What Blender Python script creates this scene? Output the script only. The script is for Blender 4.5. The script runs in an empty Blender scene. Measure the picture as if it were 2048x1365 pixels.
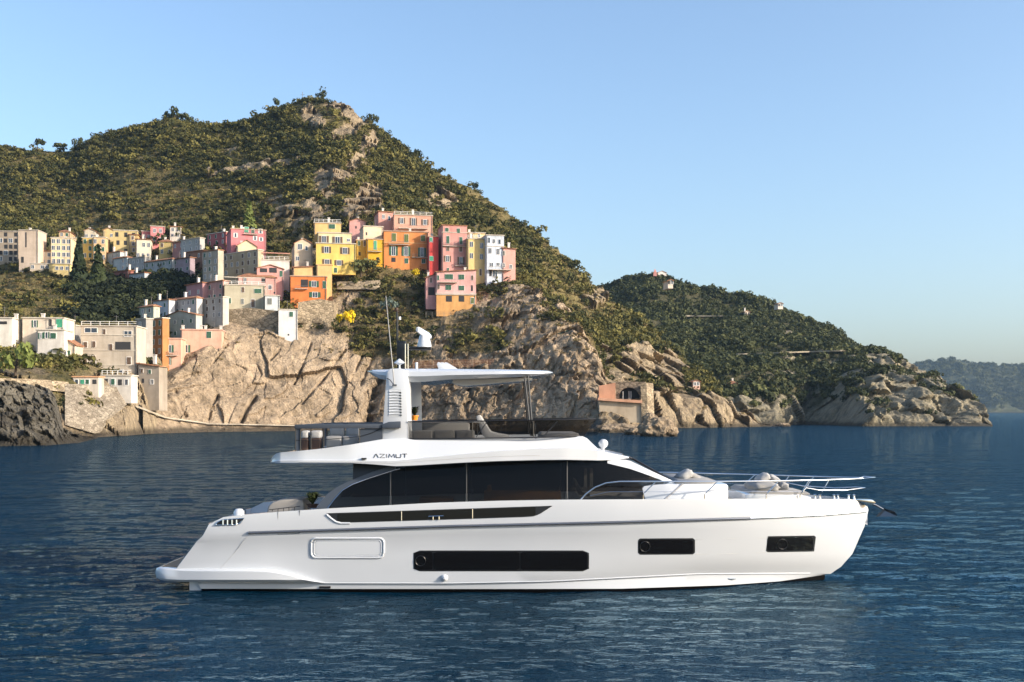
import bpy, bmesh, math, random
import numpy as np
from mathutils import Vector, Matrix
from mathutils.bvhtree import BVHTree
R = math.radians
random.seed(7); rng = np.random.default_rng(7)
sc = bpy.context.scene
COL = sc.collection

# ------------------------------------------------------------------ camera, sky, sun, exposure
F, HZ, CX, CZ = 2150.0, 822.0, 1024.0, 5.7     # focal length and horizon in photo pixels, eye height in metres
cam_d = bpy.data.cameras.new('camera'); cam = bpy.data.objects.new('camera', cam_d); COL.objects.link(cam)
cam.location = (0, 0, CZ); cam.rotation_euler = (R(90), 0, 0)
cam_d.sensor_width = 36; cam_d.lens = 36*F/2048; cam_d.shift_y = (HZ-682.5)/2048
cam_d.clip_start = 0.5; cam_d.clip_end = 30000
sc.camera = cam
SUN_AZ, SUN_EL = R(69), R(22)                   # to the right of and behind the camera, low
S = Vector((math.sin(SUN_AZ)*math.cos(SUN_EL), -math.cos(SUN_AZ)*math.cos(SUN_EL), math.sin(SUN_EL)))
w = bpy.data.worlds.new('World'); sc.world = w; w.use_nodes = True
wn = w.node_tree.nodes; wl = w.node_tree.links
sky = wn.new('ShaderNodeTexSky'); sky.sky_type = 'NISHITA'; sky.sun_disc = False
sky.sun_elevation = SUN_EL; sky.sun_rotation = math.atan2(S.x, S.y)
sky.air_density = 1.08; sky.dust_density = 2.6; sky.ozone_density = 3.0; sky.altitude = 0
wl.new(sky.outputs[0], wn['Background'].inputs[0]); wn['Background'].inputs[1].default_value = 0.15
sd = bpy.data.lights.new('sun', 'SUN'); sun = bpy.data.objects.new('sun', sd); COL.objects.link(sun)
sd.energy = 3.85; sd.angle = R(0.6); sd.color = (1.0, 0.875, 0.73)
sun.rotation_euler = S.to_track_quat('Z', 'Y').to_euler(); sun.location = S*200
sc.view_settings.view_transform = 'Standard'; sc.view_settings.look = 'None'
sc.view_settings.exposure = 0.93; sc.view_settings.gamma = 1.0
sc.render.engine = 'CYCLES'
cy = sc.cycles
cy.use_denoising = True; cy.max_bounces = 6; cy.diffuse_bounces = 3; cy.glossy_bounces = 4
cy.transmission_bounces = 4; cy.transparent_max_bounces = 10; cy.volume_bounces = 0
cy.caustics_reflective = False; cy.caustics_refractive = False

# ------------------------------------------------------------------ helpers
def W(px, py, Y):
    return Vector(((px-CX)/F*Y, Y, CZ+(HZ-py)/F*Y))

def tag(o, label=None, cat=None, group=None, kind=None):
    if label: o['label'] = label
    if cat: o['category'] = cat
    if group: o['group'] = group
    if kind: o['kind'] = kind
    return o

def empty(name, loc, label, cat, group=None):
    o = bpy.data.objects.new(name, None); COL.objects.link(o); o.location = loc; o.empty_display_size = 0.3
    return tag(o, label, cat, group)

def origin(o):
    p = Vector((0, 0, 0))
    while o is not None:
        p = p + o.location; o = o.parent
    return p

def link(name, me, mat, parent=None, loc=None, rz=0.0):
    o = bpy.data.objects.new(name, me); COL.objects.link(o)
    if mat is not None and len(me.materials) == 0: me.materials.append(mat)
    if parent is not None: o.parent = parent
    if loc is not None: o.location = Vector(loc) - (origin(parent) if parent is not None else Vector((0, 0, 0)))
    o.rotation_euler.z = rz
    return o

class MB:
    """Collects shapes in world space; build() makes ONE mesh object of them."""
    def __init__(self): self.v = []; self.f = []
    def add(self, vs, fs):
        n = len(self.v); self.v += [Vector(p) for p in vs]; self.f += [[i+n for i in f] for f in fs]; return self
    def box(self, a, b):
        x0, y0, z0 = a; x1, y1, z1 = b
        return self.add([(x0,y0,z0),(x1,y0,z0),(x1,y1,z0),(x0,y1,z0),(x0,y0,z1),(x1,y0,z1),(x1,y1,z1),(x0,y1,z1)],
                        [(3,2,1,0),(4,5,6,7),(0,1,5,4),(1,2,6,5),(2,3,7,6),(3,0,4,7)])
    def prism(self, poly, d):
        """closed polygon (list of points) extruded by vector d"""
        n = len(poly); d = Vector(d); vs = [Vector(p) for p in poly]+[Vector(p)+d for p in poly]
        return self.add(vs, [list(range(n))[::-1], [n+i for i in range(n)]]+[(i, (i+1) % n, n+(i+1) % n, n+i) for i in range(n)])
    def tube(self, pts, r, seg=8, caps=True):
        pts = [Vector(p) for p in pts]; rs = r if isinstance(r, (list, tuple)) else [r]*len(pts)
        loops = []; up = Vector((0, 0, 1))
        for i, p in enumerate(pts):
            t = (pts[min(i+1, len(pts)-1)]-pts[max(i-1, 0)]).normalized()
            a = t.cross(up) if abs(t.dot(up)) < 0.95 else t.cross(Vector((1, 0, 0)))
            a.normalize(); b = t.cross(a).normalized()
            loops.append([p+(a*math.cos(2*math.pi*k/seg)+b*math.sin(2*math.pi*k/seg))*rs[i] for k in range(seg)])
        return self.loft(loops, closed=True, caps=caps)
    def loft(self, loops, closed=False, caps=False):
        m = len(loops[0]); vs = [p for l in loops for p in l]; fs = []
        for i in range(len(loops)-1):
            for k in range(m if closed else m-1):
                fs.append((i*m+k, i*m+(k+1) % m, (i+1)*m+(k+1) % m, (i+1)*m+k))
        if caps: fs += [list(range(m))[::-1], [(len(loops)-1)*m+k for k in range(m)]]
        return self.add(vs, fs)
    def lathe(self, prof, c, seg=20, axis=(0, 0, 1)):
        """prof: (radius, height along the axis)"""
        ax = Vector(axis).normalized(); a = ax.orthogonal().normalized(); b = ax.cross(a); c = Vector(c)
        return self.loft([[c+ax*h+(a*math.cos(2*math.pi*k/seg)+b*math.sin(2*math.pi*k/seg))*max(r, 1e-4) for k in range(seg)] for r, h in prof], True, True)
    def build(self, name, mat, parent=None, smooth=35, loc=None, bevel=0.0):
        base = origin(parent) if parent is not None else (Vector(loc) if loc is not None else Vector((0, 0, 0)))
        me = bpy.data.meshes.new(name)
        me.from_pydata([tuple(p-base) for p in self.v], [], self.f)
        bm = bmesh.new(); bm.from_mesh(me)
        bmesh.ops.remove_doubles(bm, verts=bm.verts, dist=1e-5)
        bmesh.ops.recalc_face_normals(bm, faces=bm.faces)
        if bevel > 0:
            es = [e for e in bm.edges if len(e.link_faces) == 2 and e.calc_face_angle(0) > 0.6]
            bmesh.ops.bevel(bm, geom=es, offset=bevel, segments=2, profile=0.6, affect='EDGES', clamp_overlap=True)
        bm.to_mesh(me); bm.free()
        if smooth:
            me.polygons.foreach_set('use_smooth', [True]*len(me.polygons)); me.set_sharp_from_angle(angle=R(smooth))
        o = link(name, me, mat, parent)
        if parent is None and loc is not None: o.location = base
        return o

def np_mesh(name, verts, quads, mat, attrs=None, smooth=True):
    me = bpy.data.meshes.new(name)
    nv, nf = len(verts), len(quads); k = quads.shape[1]
    me.vertices.add(nv); me.vertices.foreach_set('co', np.ascontiguousarray(verts, dtype=np.float32).ravel())
    me.loops.add(nf*k); me.loops.foreach_set('vertex_index', np.ascontiguousarray(quads, dtype=np.int32).ravel())
    me.polygons.add(nf); me.polygons.foreach_set('loop_start', np.arange(nf, dtype=np.int32)*k)
    me.polygons.foreach_set('loop_total', np.full(nf, k, dtype=np.int32))
    me.update(calc_edges=True)
    for an, av in (attrs or {}).items():
        a = me.attributes.new(an, 'FLOAT', 'POINT'); a.data.foreach_set('value', np.ascontiguousarray(av, dtype=np.float32).ravel())
    me.polygons.foreach_set('use_smooth', [smooth]*nf)
    if mat: me.materials.append(mat)
    o = bpy.data.objects.new(name, me); COL.objects.link(o); return o

# numpy gradient noise
_perm = rng.permutation(256); _perm = np.concatenate([_perm, _perm, _perm])
_g = rng.normal(size=(256, 3)); _g /= np.linalg.norm(_g, axis=1)[:, None]
def perlin(p):
    i = np.floor(p).astype(int); f = p-i; i &= 255; u = f*f*f*(f*(f*6-15)+10); out = 0
    for dx in (0, 1):
        for dy in (0, 1):
            for dz in (0, 1):
                h = _perm[_perm[_perm[i[..., 0]+dx]+i[..., 1]+dy]+i[..., 2]+dz]
                g = _g[h]; d = g[..., 0]*(f[..., 0]-dx)+g[..., 1]*(f[..., 1]-dy)+g[..., 2]*(f[..., 2]-dz)
                out = out+d*(u[..., 0] if dx else 1-u[..., 0])*(u[..., 1] if dy else 1-u[..., 1])*(u[..., 2] if dz else 1-u[..., 2])
    return out
def fbm(p, o=4, ridged=False):
    s, a = 0, 1.0
    for k in range(o):
        n = perlin(p*(2.03**k)+k*17.3); n = (0.5-np.abs(n))*1.2-0.3 if ridged else n
        s = s+a*n; a *= 0.5
    return s
def worley(p):
    """nearest jittered cell: (random of the cell, offset from its centre, random tilt, gap to the second cell)"""
    sh = p.shape[:-1]; p = p.reshape(-1, 3); i = np.floor(p).astype(int)
    d1 = np.full(len(p), 9.0); d2 = np.full(len(p), 9.0); best = np.zeros(len(p), int); off = np.zeros_like(p)
    for dx in (-1, 0, 1):
        for dy in (-1, 0, 1):
            for dz in (-1, 0, 1):
                c = i+np.array([dx, dy, dz]); h = _perm[_perm[_perm[c[:, 0] & 255]+(c[:, 1] & 255)]+(c[:, 2] & 255)]
                v = p-(c+.5+_g[h]*.42); d = np.einsum('ij,ij->i', v, v); m = d < d1
                d2 = np.where(m, d1, np.minimum(d2, d)); d1 = np.where(m, d, d1); best = np.where(m, h, best); off[m] = v[m]
    rnd = ((best*73) % 256)/255.0; tilt = np.einsum('ij,ij->i', off, _g[(best+31) % 256])
    return rnd.reshape(sh), tilt.reshape(sh), (np.sqrt(d2)-np.sqrt(d1)).reshape(sh)
def facets(q, a, b, c):
    r, t, g = worley(q); return (r-.5)*a+t*b-c*np.exp(-(g/.07)**2)
def sstep(a, b, x):
    t = np.clip((x-a)/(b-a), 0, 1); return t*t*(3-2*t)

# ------------------------------------------------------------------ materials
class NT:
    def __init__(self, name):
        self.m = bpy.data.materials.new(name); self.m.use_nodes = True; self.t = self.m.node_tree
        self.b = self.t.nodes['Principled BSDF']; self.out = self.t.nodes['Material Output']
    def n(self, ty, **kw):
        x = self.t.nodes.new('ShaderNode'+ty)
        for k, v in kw.items():
            if k in x.inputs.keys(): x.inputs[k].default_value = v
            else: setattr(x, k, v)
        return x
    def l(self, a, b): self.t.links.new(a, b)
    def co(self, kind='Object', scale=(1, 1, 1), rot=(0, 0, 0)):
        t = self.n('TexCoord'); m = self.n('Mapping'); m.inputs['Scale'].default_value = scale; m.inputs['Rotation'].default_value = rot
        self.l(t.outputs[kind], m.inputs[0]); return m.outputs[0]
    def noise(self, co, s, detail=4, rough=0.55):
        x = self.n('TexNoise'); x.inputs['Scale'].default_value = s; x.inputs['Detail'].default_value = detail; x.inputs['Roughness'].default_value = rough
        self.l(co, x.inputs['Vector']); return x.outputs[0]
    def ramp(self, fac, stops):
        r = self.n('ValToRGB'); e = r.color_ramp.elements
        while len(e) < len(stops): e.new(0.5)
        for i, (p, c) in enumerate(stops): e[i].position = p; e[i].color = (*c, 1)
        self.l(fac, r.inputs[0]); return r.outputs[0]
    def mix(self, fac, a, b, mode='MIX'):
        x = self.n('Mix', data_type='RGBA', blend_type=mode)
        for i, v in ((0, fac), (6, a), (7, b)):
            if isinstance(v, (int, float)): x.inputs[i].default_value = v
            elif isinstance(v, tuple): x.inputs[i].default_value = (*v, 1)
            else: self.l(v, x.inputs[i])
        return x.outputs[2]
    def math(self, op, a, b=0.0):
        x = self.n('Math', operation=op)
        for i, v in ((0, a), (1, b)):
            if isinstance(v, (int, float)): x.inputs[i].default_value = v
            else: self.l(v, x.inputs[i])
        return x.outputs[0]
    def bump(self, h, strength, dist, prev=None):
        x = self.n('Bump'); x.inputs['Strength'].default_value = strength; x.inputs['Distance'].default_value = dist
        self.l(h, x.inputs['Height'])
        if prev is not None: self.l(prev, x.inputs['Normal'])
        return x.outputs[0]
    def set(self, **kw):
        for k, v in kw.items():
            k = k.replace('_', ' ')
            s = self.b.inputs[k]
            if hasattr(v, 'is_output'): self.l(v, s)
            elif isinstance(v, tuple) and len(v) == 3: s.default_value = (*v, 1)
            else: s.default_value = v
        return self.m

_mats = {}
def plain(name, col, rough=0.5, metal=0.0, var=0.0, vs=1.0, spec=0.5, coat=0.0):
    """paint / plastic / metal with a little tonal wear"""
    if name in _mats: return _mats[name]
    t = NT(name)
    if var > 0:
        nz = t.noise(t.co(), vs, 5)
        c = t.mix(t.ramp(nz, [(0.25, (1-var,)*3), (0.75, (1+var*0.3,)*3)]), col, col, 'MULTIPLY')
        x = c.node; x.inputs[0].default_value = 1.0
        for lk in list(x.inputs[0].links): t.t.links.remove(lk)
        t.l(t.ramp(nz, [(0.25, (1-var,)*3), (0.75, (1, 1, 1))]), x.inputs[7])
        t.set(Base_Color=c)
        rr = t.math('ADD', t.math('MULTIPLY', nz, 0.2), rough-0.1); t.set(Roughness=rr)
    else: t.set(Base_Color=tuple(col), Roughness=rough)
    t.set(Metallic=metal, Specular_IOR_Level=spec, Coat_Weight=coat)
    _mats[name] = t.m; return t.m

def mat_terrain(name, rock_lo, rock_hi, soil_a, soil_b, tint=1.0):
    t = NT(name); co = t.co()
    at = t.n('Attribute', attribute_name='rock').outputs['Fac']
    n1 = t.noise(co, 0.045, 6, 0.6); n2 = t.noise(co, 0.35, 5, 0.65); n3 = t.noise(co, 1.7, 4, 0.6)
    st = t.noise(t.co(scale=(0.9, 0.9, 0.12), rot=(0.2, 0.75, 0.0)), 0.5, 6, 0.65)       # steep tilted strata
    rc = t.ramp(t.math('ADD', t.math('MULTIPLY', st, 0.6), t.math('MULTIPLY', n1, 0.4)),
                [(0.30, tuple(c*0.55 for c in rock_lo)), (0.42, rock_lo), (0.56, rock_hi), (0.7, tuple(min(c*1.18, 1) for c in rock_hi))])
    rc = t.mix(0.45, rc, t.ramp(n3, [(0.3, (0.45,)*3), (0.6, (1, 1, 1))]), 'MULTIPLY')
    soil = t.ramp(t.math('ADD', t.math('MULTIPLY', n1, 0.5), t.math('MULTIPLY', n2, 0.5)),
                  [(0.36, soil_a), (0.5, tuple((a+b)/2 for a, b in zip(soil_a, soil_b))), (0.62, soil_b)])
    soil = t.mix(0.5, soil, t.ramp(n3, [(0.3, (0.4,)*3), (0.65, (1.1,)*3)]), 'MULTIPLY')
    wet = t.n('Attribute', attribute_name='wet').outputs['Fac']
    c = t.mix(at, soil, rc); c = t.mix(t.math('MULTIPLY', wet, 0.8), c, (0.035, 0.03, 0.022))
    vor = t.n('TexVoronoi', feature='DISTANCE_TO_EDGE'); vor.inputs['Scale'].default_value = 0.16; t.l(t.mix(0.12, t.co(scale=(1.2, 1.2, 0.5), rot=(0.2, 0.75, 0.0)), t.n('TexNoise', Scale=0.4).outputs['Color'], 'ADD'), vor.inputs['Vector'])
    crk = t.ramp(vor.outputs['Distance'], [(0.0, (0, 0, 0)), (0.07, (1, 1, 1))])
    b = t.bump(crk, 0.3, 0.8); b = t.bump(st, 1.0, 1.8, b); b = t.bump(n2, 0.9, 1.5, b); b = t.bump(n3, 0.8, 0.6, b)
    return t.set(Base_Color=c, Roughness=0.92, Specular_IOR_Level=0.15, Normal=b)

# ------------------------------------------------------------------ land
def terrain(name, pxs, curves, rows, mat, noise_fn, patches=(), terraces=None, rk_noise=0.5):
    """A relief sheet through space curves (px, py, Y, rockiness) given as seen from the sea, bottom curve first."""
    P, K = [], []
    for c in curves:
        c = np.array(c, float); x = c[:, 0]
        py = np.interp(pxs, x, c[:, 1]); Y = np.interp(pxs, x, c[:, 2]); K.append(np.interp(pxs, x, c[:, 3]))
        P.append(np.stack([(pxs-CX)/F*Y, Y, CZ+(HZ-py)/F*Y], -1))
    V, RK = [], []
    for k in range(len(P)-1):
        n = rows[k]; ts = np.linspace(0, 1, n, endpoint=(k == len(P)-2))
        for t in ts: V.append(P[k]*(1-t)+P[k+1]*t); RK.append(K[k]*(1-t)+K[k+1]*t)
    V = np.array(V); RK = np.array(RK)
    for it in range(2):                                  # soften the breaks between the curves
        V[1:-1] = V[1:-1]*0.5+0.25*(V[:-2]+V[2:]); V[:, 1:-1] = V[:, 1:-1]*0.5+0.25*(V[:, :-2]+V[:, 2:])
    ppx = CX+F*V[..., 0]/V[..., 1]; ppy = HZ-F*(V[..., 2]-CZ)/V[..., 1]
    pn = .35*fbm(V*0.11+3.1, 3)
    for (x, y, rx, ry, ang, val) in patches:
        ca, sa = math.cos(R(ang)), math.sin(R(ang)); dx, dy = ppx-x, ppy-y
        d = np.hypot((dx*ca+dy*sa)/(rx*1.05), (-dx*sa+dy*ca)/(ry*1.05))+pn
        RK = RK+(val-RK)*(1-sstep(0.75, 1.1, d))
    RK = np.clip(sstep(0.3, 0.7, RK+rk_noise*fbm(V*0.07+9.0, 4)), 0, 1)
    V = noise_fn(V, RK, ppx, ppy)
    if terraces is not None:
        m, h = terraces(ppx, ppy), 3.2
        z = V[..., 2]/h+0.25*fbm(V*0.01, 2); fr = z-np.floor(z); V[..., 2] += m*(1-RK)*h*(sstep(0.62, 1.0, fr)-fr)
    nr, nc = V.shape[:2]
    idx = np.arange(nr*nc).reshape(nr, nc)
    q = np.stack([idx[:-1, :-1], idx[:-1, 1:], idx[1:, 1:], idx[1:, :-1]], -1).reshape(-1, 4)
    wet = (1-sstep(0.7, 2.2, V[..., 2]+0.8*fbm(V*0.3, 3)))
    o = np_mesh(name, V.reshape(-1, 3), q, mat, {'rock': RK, 'wet': wet})
    o.data.set_sharp_from_angle(angle=R(32))
    tag(o, kind='structure')
    return o, V, RK, ppx, ppy

def displace(V, amt, dirv=(0.25, -0.9, 0.35)):
    d = np.array(dirv); d = d/np.linalg.norm(d); return V+amt[..., None]*d

m_hill = mat_terrain('hillside earth', (0.20, 0.155, 0.105), (0.40, 0.315, 0.205), (0.075, 0.070, 0.025), (0.25, 0.195, 0.085))
m_cliff = mat_terrain('cliff rock', (0.25, 0.19, 0.125), (0.45, 0.345, 0.235), (0.07, 0.065, 0.025), (0.24, 0.175, 0.085))
m_head = mat_terrain('headland earth', (0.19, 0.17, 0.12), (0.36, 0.31, 0.21), (0.04, 0.045, 0.02), (0.14, 0.12, 0.06))

def WY(py): return CZ*F/(py-HZ)                       # distance of a point on the water
def shore(pts): return [(x, y, WY(y), r) for x, y, r in pts]
def under(sh, dy=6): return [(x, HZ+F*(CZ+2.5)/(Y-dy), Y-dy, r) for x, y, Y, r in sh]
def behind(c, dY, drop): return [(x, HZ-F*((CZ+(HZ-y)/F*Y-drop)-CZ)/(Y+dY), Y+dY, r) for x, y, Y, r in c]

# --- main hill with the valley on its flank
h_sh = shore([(-420,897,.6),(0,884,.6),(150,876,.7),(250,872,.8),(330,866,.8),(430,857,.8),(700,855.5,.8),(1000,855.5,.8),(1120,857,.8),(1165,864,.9),(1220,867,.9),(1250,865,.9),(1290,861,.9),(1320,857,1),(1400,856,1),(1460,855,1),(1520,854,1),(1560,853.6,1)])
h_fl = [(-420,765,215,.4),(0,762,222,.4),(150,772,245,.5),(280,775,268,.7),(330,785,292,.6),(430,815,358,.6),(700,815,372,.6),(1000,815,372,.6),(1120,812,352,.6),(1165,812,312,.7),(1200,797,300,.7),(1250,790,318,.8),(1290,785,335,.9),(1310,785,353,1),(1360,787,362,1),(1400,797,367,1),(1440,817,374,1),(1470,838,380,1),(1520,851,389,1),(1560,852.6,393,1)]
h_l = [(-420,640,330,.1),(0,645,320,.1),(150,645,315,.1),(250,655,320,.1),(330,655,335,.1),(430,680,385,.2),(700,650,396,.3),(1000,650,392,.4),(1080,690,372,.3),(1150,708,355,.4),(1200,745,340,.75),(1260,765,346,.55),(1300,770,362,.5),(1340,768,372,.45),(1400,782,377,.5),(1440,806,382,.6),(1470,832,386,.8),(1520,850,393,.9),(1560,852,395,1)]
h_m = [(-420,490,470,.05),(0,520,440,.05),(200,525,430,.05),(300,535,420,.05),(420,500,415,.1),(550,445,415,.45),(650,430,410,.5),(760,430,405,.5),(900,490,400,.1),(1000,540,395,.1),(1080,600,388,.15),(1150,650,378,.25),(1200,700,368,.45),(1260,732,366,.5),(1330,750,380,.4),(1400,773,385,.4),(1440,797,388,.5),(1470,828,391,.7),(1520,849,396,.8),(1560,851.5,398,1)]
h_u = [(-420,400,540,0),(0,405,530,.05),(150,400,520,.05),(300,375,505,.05),(450,365,490,.05),(550,355,480,.1),(650,335,472,.25),(720,360,465,.25),(800,400,458,.15),(900,440,450,.1),(1000,490,440,.1),(1100,560,425,.15),(1200,640,412,.25),(1300,705,402,.25),(1340,728,398,.25),(1400,764,396,.3),(1440,792,396,.5),(1470,825,397,.6),(1520,848.5,400,.8),(1560,851,401,1)]
h_r = [(-420,305,620,0),(0,292,600,.05),(80,296,600,0),(140,296,600,0),(190,272,590,0),(300,248,580,0),(350,240,575,0),(430,247,570,.05),(500,240,560,.05),(560,218,555,.1),(600,204,550,.2),(640,199,548,.35),(690,211,545,.4),(730,244,540,.3),(770,275,535,.15),(830,316,525,.15),(890,350,515,.2),(950,381,505,.25),(1000,415,495,.25),(1060,457,485,.1),(1100,487,478,.1),(1150,527,470,.1),(1200,566,462,.15),(1250,606,452,.15),(1300,646,440,.15),(1340,686,430,.2),(1380,728,418,.2),(1420,768,407,.3),(1470,822,402,.6),(1520,848,402,.8),(1560,850.8,403,1)]
h_patch = [(690,262,40,14,-22,1),(625,235,16,26,-60,.95),(735,300,34,20,-60,.95),(700,345,34,16,-70,.8),(690,225,55,12,25,.75),(655,370,34,36,60,.9),(735,395,26,32,70,.85),(620,425,40,26,-20,.9),(720,420,24,40,80,.9),
           (560,410,60,24,10,.5),(520,330,110,10,-8,.65),(980,372,120,10,32,.62),(880,400,24,40,70,.7),(1190,590,20,30,60,.8),(1330,735,42,36,40,.95),(1270,715,30,40,50,.8),(1170,720,30,50,80,.9),(1450,690,40,16,10,.4),(200,385,40,8,0,.5),(430,305,60,7,-8,.55),(240,330,70,30,0,0),(760,480,80,50,0,.3)]
def hill_noise(V, RK, ppx, ppy):
    big = fbm(V*np.array([.018, .012, .02]), 3); rid = fbm(V*np.array([.06, .05, .035])+5, 4, True); fine = fbm(V*.22, 4)
    edge = sstep(-1, 3, V[..., 2]); fc = facets(V*np.array([.12, .1, .07])+fine[..., None]*.25, 5.0, 4.0, 1.2)
    return displace(V, edge*(big*9*(1-RK*.5)+RK*(rid*3+fc+fine*1.0)+(1-RK)*fine*1.0))
def terr(ppx, ppy):
    a = sstep(60, 140, ppx)*(1-sstep(560, 620, ppx))*sstep(330, 380, ppy)*(1-sstep(480, 520, ppy))
    b = (1-sstep(220, 300, ppx))*sstep(520, 545, ppy)*(1-sstep(640, 660, ppy))
    c = sstep(1020, 1080, ppx)*(1-sstep(1230, 1260, ppx))*sstep(470, 500, ppy)*(1-sstep(620, 650, ppy))
    d = sstep(940, 980, ppx)*(1-sstep(1100, 1150, ppx))*.0
    return np.clip(a*.85+b+c*.9+d, 0, 1)
hill, hV, hRK, hpx, hpy = terrain('hill', np.concatenate([np.arange(-420, -30, 7.0), np.arange(-30, 1561, 2.3)]), [under(h_sh), h_sh, h_fl, h_l, h_m, h_u, h_r, behind(h_r, 60, 25), behind(h_r, 260, 160)],
                        [6, 34, 46, 50, 56, 64, 10, 10], m_hill, hill_noise, h_patch, terr)

# --- promontory under the village
p_sh = shore([(150,877,1),(200,875,1),(300,868,1),(400,865,1),(600,862.5,1),(740,861,1),(900,862,1),(1100,863.5,1),(1200,865.5,1),(1232,866,1),(1250,866.2,1)])
def mono(c, base, dY=2.0):   # never nearer than the curve below it
    return [(x, y, max(Y, np.interp(x, [b[0] for b in base], [b[2] for b in base])+dY), r) for x, y, Y, r in c]
p_st = mono([(150,876,0,1),(200,868,0,1),(300,836,0,1),(400,846,0,1),(600,849,0,1),(740,850,0,1),(900,850,0,1),(1100,850,0,1),(1200,853,0,1),(1232,861,0,1),(1250,864,0,1)], p_sh, 5)
p_ct = mono([(150,874,250,1),(200,864,262,1),(255,825,268,1),(300,792,288,1),(345,756,298,1),(400,708,312,1),(450,668,324,1),(510,662,330,1),(560,676,332,1),(650,690,334,.9),(700,700,336,.8),(750,718,336,.7),(850,716,330,.6),(950,722,325,.75),(1060,716,318,.9),(1110,690,318,.95),(1150,662,322,.95),(1185,715,318,1),(1205,770,310,1),(1232,850,296,1),(1250,862,290,1)], p_st, 4)
p_mi = mono([(150,872,256,1),(200,860,268,1),(255,815,276,1),(300,775,296,1),(345,735,306,.9),(400,690,322,.8),(450,640,334,.6),(560,650,340,.5),(650,645,342,.4),(750,640,344,.35),(850,655,342,.35),(950,650,338,.5),(1060,645,332,.7),(1110,640,332,.6),(1150,648,336,.6),(1185,700,330,.7),(1205,760,322,.8),(1232,846,304,1),(1250,861,298,1)], p_ct, 5)
p_vi = mono([(150,871,260,1),(200,858,272,1),(255,810,282,1),(300,770,302,.8),(345,725,314,.6),(400,670,332,.5),(450,606,344,.4),(560,600,350,.4),(640,592,352,.4),(690,534,362,.3),(800,536,366,.2),(880,548,366,.2),(950,560,362,.3),(1030,572,356,.45),(1075,585,350,.6),(1110,605,348,.4),(1150,640,346,.3),(1185,692,338,.4),(1205,755,330,.6),(1232,844,310,1),(1250,860,303,1)], p_mi, 6)
p_tp = mono([(150,870,275,1),(200,856,288,.8),(255,806,298,.6),(300,764,320,.3),(345,715,335,.3),(400,640,360,.2),(450,560,372,.2),(560,505,388,.3),(640,490,396,.4),(700,470,402,.4),(760,450,408,.4),(860,455,406,.2),(960,490,400,.15),(1030,530,392,.15),(1075,570,384,.2),(1110,595,378,.2),(1150,632,368,.2),(1185,688,354,.3),(1205,752,344,.5),(1232,842,322,1),(1250,859,314,1)], p_vi, 12)
p_patch = [(1000,640,60,50,0,.75),(1130,615,22,12,20,.85),(900,690,60,14,-5,.7),(780,600,90,26,0,.25),(700,620,60,40,0,.5),(760,700,60,20,0,.3),(960,690,60,20,0,.4),(1050,590,40,14,20,.9)]
def prom_noise(V, RK, ppx, ppy):
    lean = np.array([[.55, .3, -.42]])   # slab direction runs down to the left
    u = V[..., 0]*.78-V[..., 2]*.62; v = V[..., 0]*.62+V[..., 2]*.78
    warp = fbm(V*.05, 3)*6; wob = fbm(V*.5, 2)
    slab = np.stack([(u+warp)*.085, v*.018, V[..., 1]*.03], -1)
    a = fbm(slab, 3); cr = fbm(slab*np.array([1.4, 1.6, 1])+20, 3, True)
    st = np.floor(a*7+fbm(V*.09, 2)*.6)/7                         # stepped slabs
    fine = fbm(V*.33, 4); big = fbm(V*.03+3, 3)
    edge = sstep(-.8, 2.0, V[..., 2]); right = sstep(760, 900, ppx)
    rub = fbm(V*np.array([.11, .1, .11])+40, 4, True)
    low = sstep(1.0, 4.0, V[..., 2])
    crack = np.zeros(ppx.shape)
    for wd, dp, pl in ((9, 7.0, [(772,738),(752,790),(738,856)]), (2.0, 1.8, [(622,688),(600,745),(590,765)]), (2.2, 2.0, [(690,702),(655,748),(604,806)]), (1.5, 1.2, [(512,722),(524,746),(508,778)]), (3.5, 3.0, [(512,792),(494,820),(484,842)]), (1.6, 1.2, [(455,692),(420,735)]), (3, 2.2, [(352,782),(362,815),(372,832)]), (2.2, 1.6, [(560,700),(540,722)]), (3, 2.2, [(436,790),(424,812),(418,836)]), (2.2, 1.6, [(725,712),(700,765)]), (3, 2.0, [(745,716),(722,770)]), (12, 4.0, [(860,775),(835,830)]), (5, 3, [(1160,790),(1150,830)]), (4, 3, [(1010,640),(1000,700)]), (3, 2, [(950,760),(930,820)])):
        for (ax, ay), (bx, by) in zip(pl[:-1], pl[1:]):
            t_ = np.clip(((ppx-ax)*(bx-ax)+(ppy-ay)*(by-ay))/((bx-ax)**2+(by-ay)**2), 0, 1)
            d_ = np.hypot(ppx-ax-t_*(bx-ax), ppy-ay-t_*(by-ay))+wob*wd*.7
            crack = np.maximum(crack, dp*np.exp(-(d_/wd)**2))
    f1 = facets(np.stack([(u+warp*.6)*.05, V[..., 1]*.03, v*.017], -1), 3.6, 2.2, .35); f2 = facets(np.stack([(u+warp)*.22, V[..., 1]*.1, v*.09], -1), .7, .6, .1)
    f3 = facets(V*np.array([.10, .08, .085])+wob[..., None]*.2+7, 2.4, 2.6, .5); f4 = facets(V*np.array([.3, .22, .27])+wob[..., None]*.3, 1.0, 1.1, .3)
    crack = crack*(.25+.75*sstep(-.25, .2, fbm(V*.16+77, 3)))
    slab_amt = (a*2+f1+f2)*(1-right)+right*(rub*3+f3+f4)
    return displace(V, edge*(RK*(slab_amt*(.3+.7*low)+fine*.6)-crack+(1-RK)*(big*4+fine*1.2)), (.3, -.9, .3))
promontory, pV, pRK, ppx_, ppy_ = terrain('cliff', np.arange(150, 1251, 1.5), [under(p_sh), p_sh, p_st, p_ct, p_mi, p_vi, p_tp, behind(p_tp, 30, 12), behind(p_tp, 60, 60)],
                        [6, 12, 96, 22, 30, 40, 8, 6], m_cliff, prom_noise, p_patch, None, .35)

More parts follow.
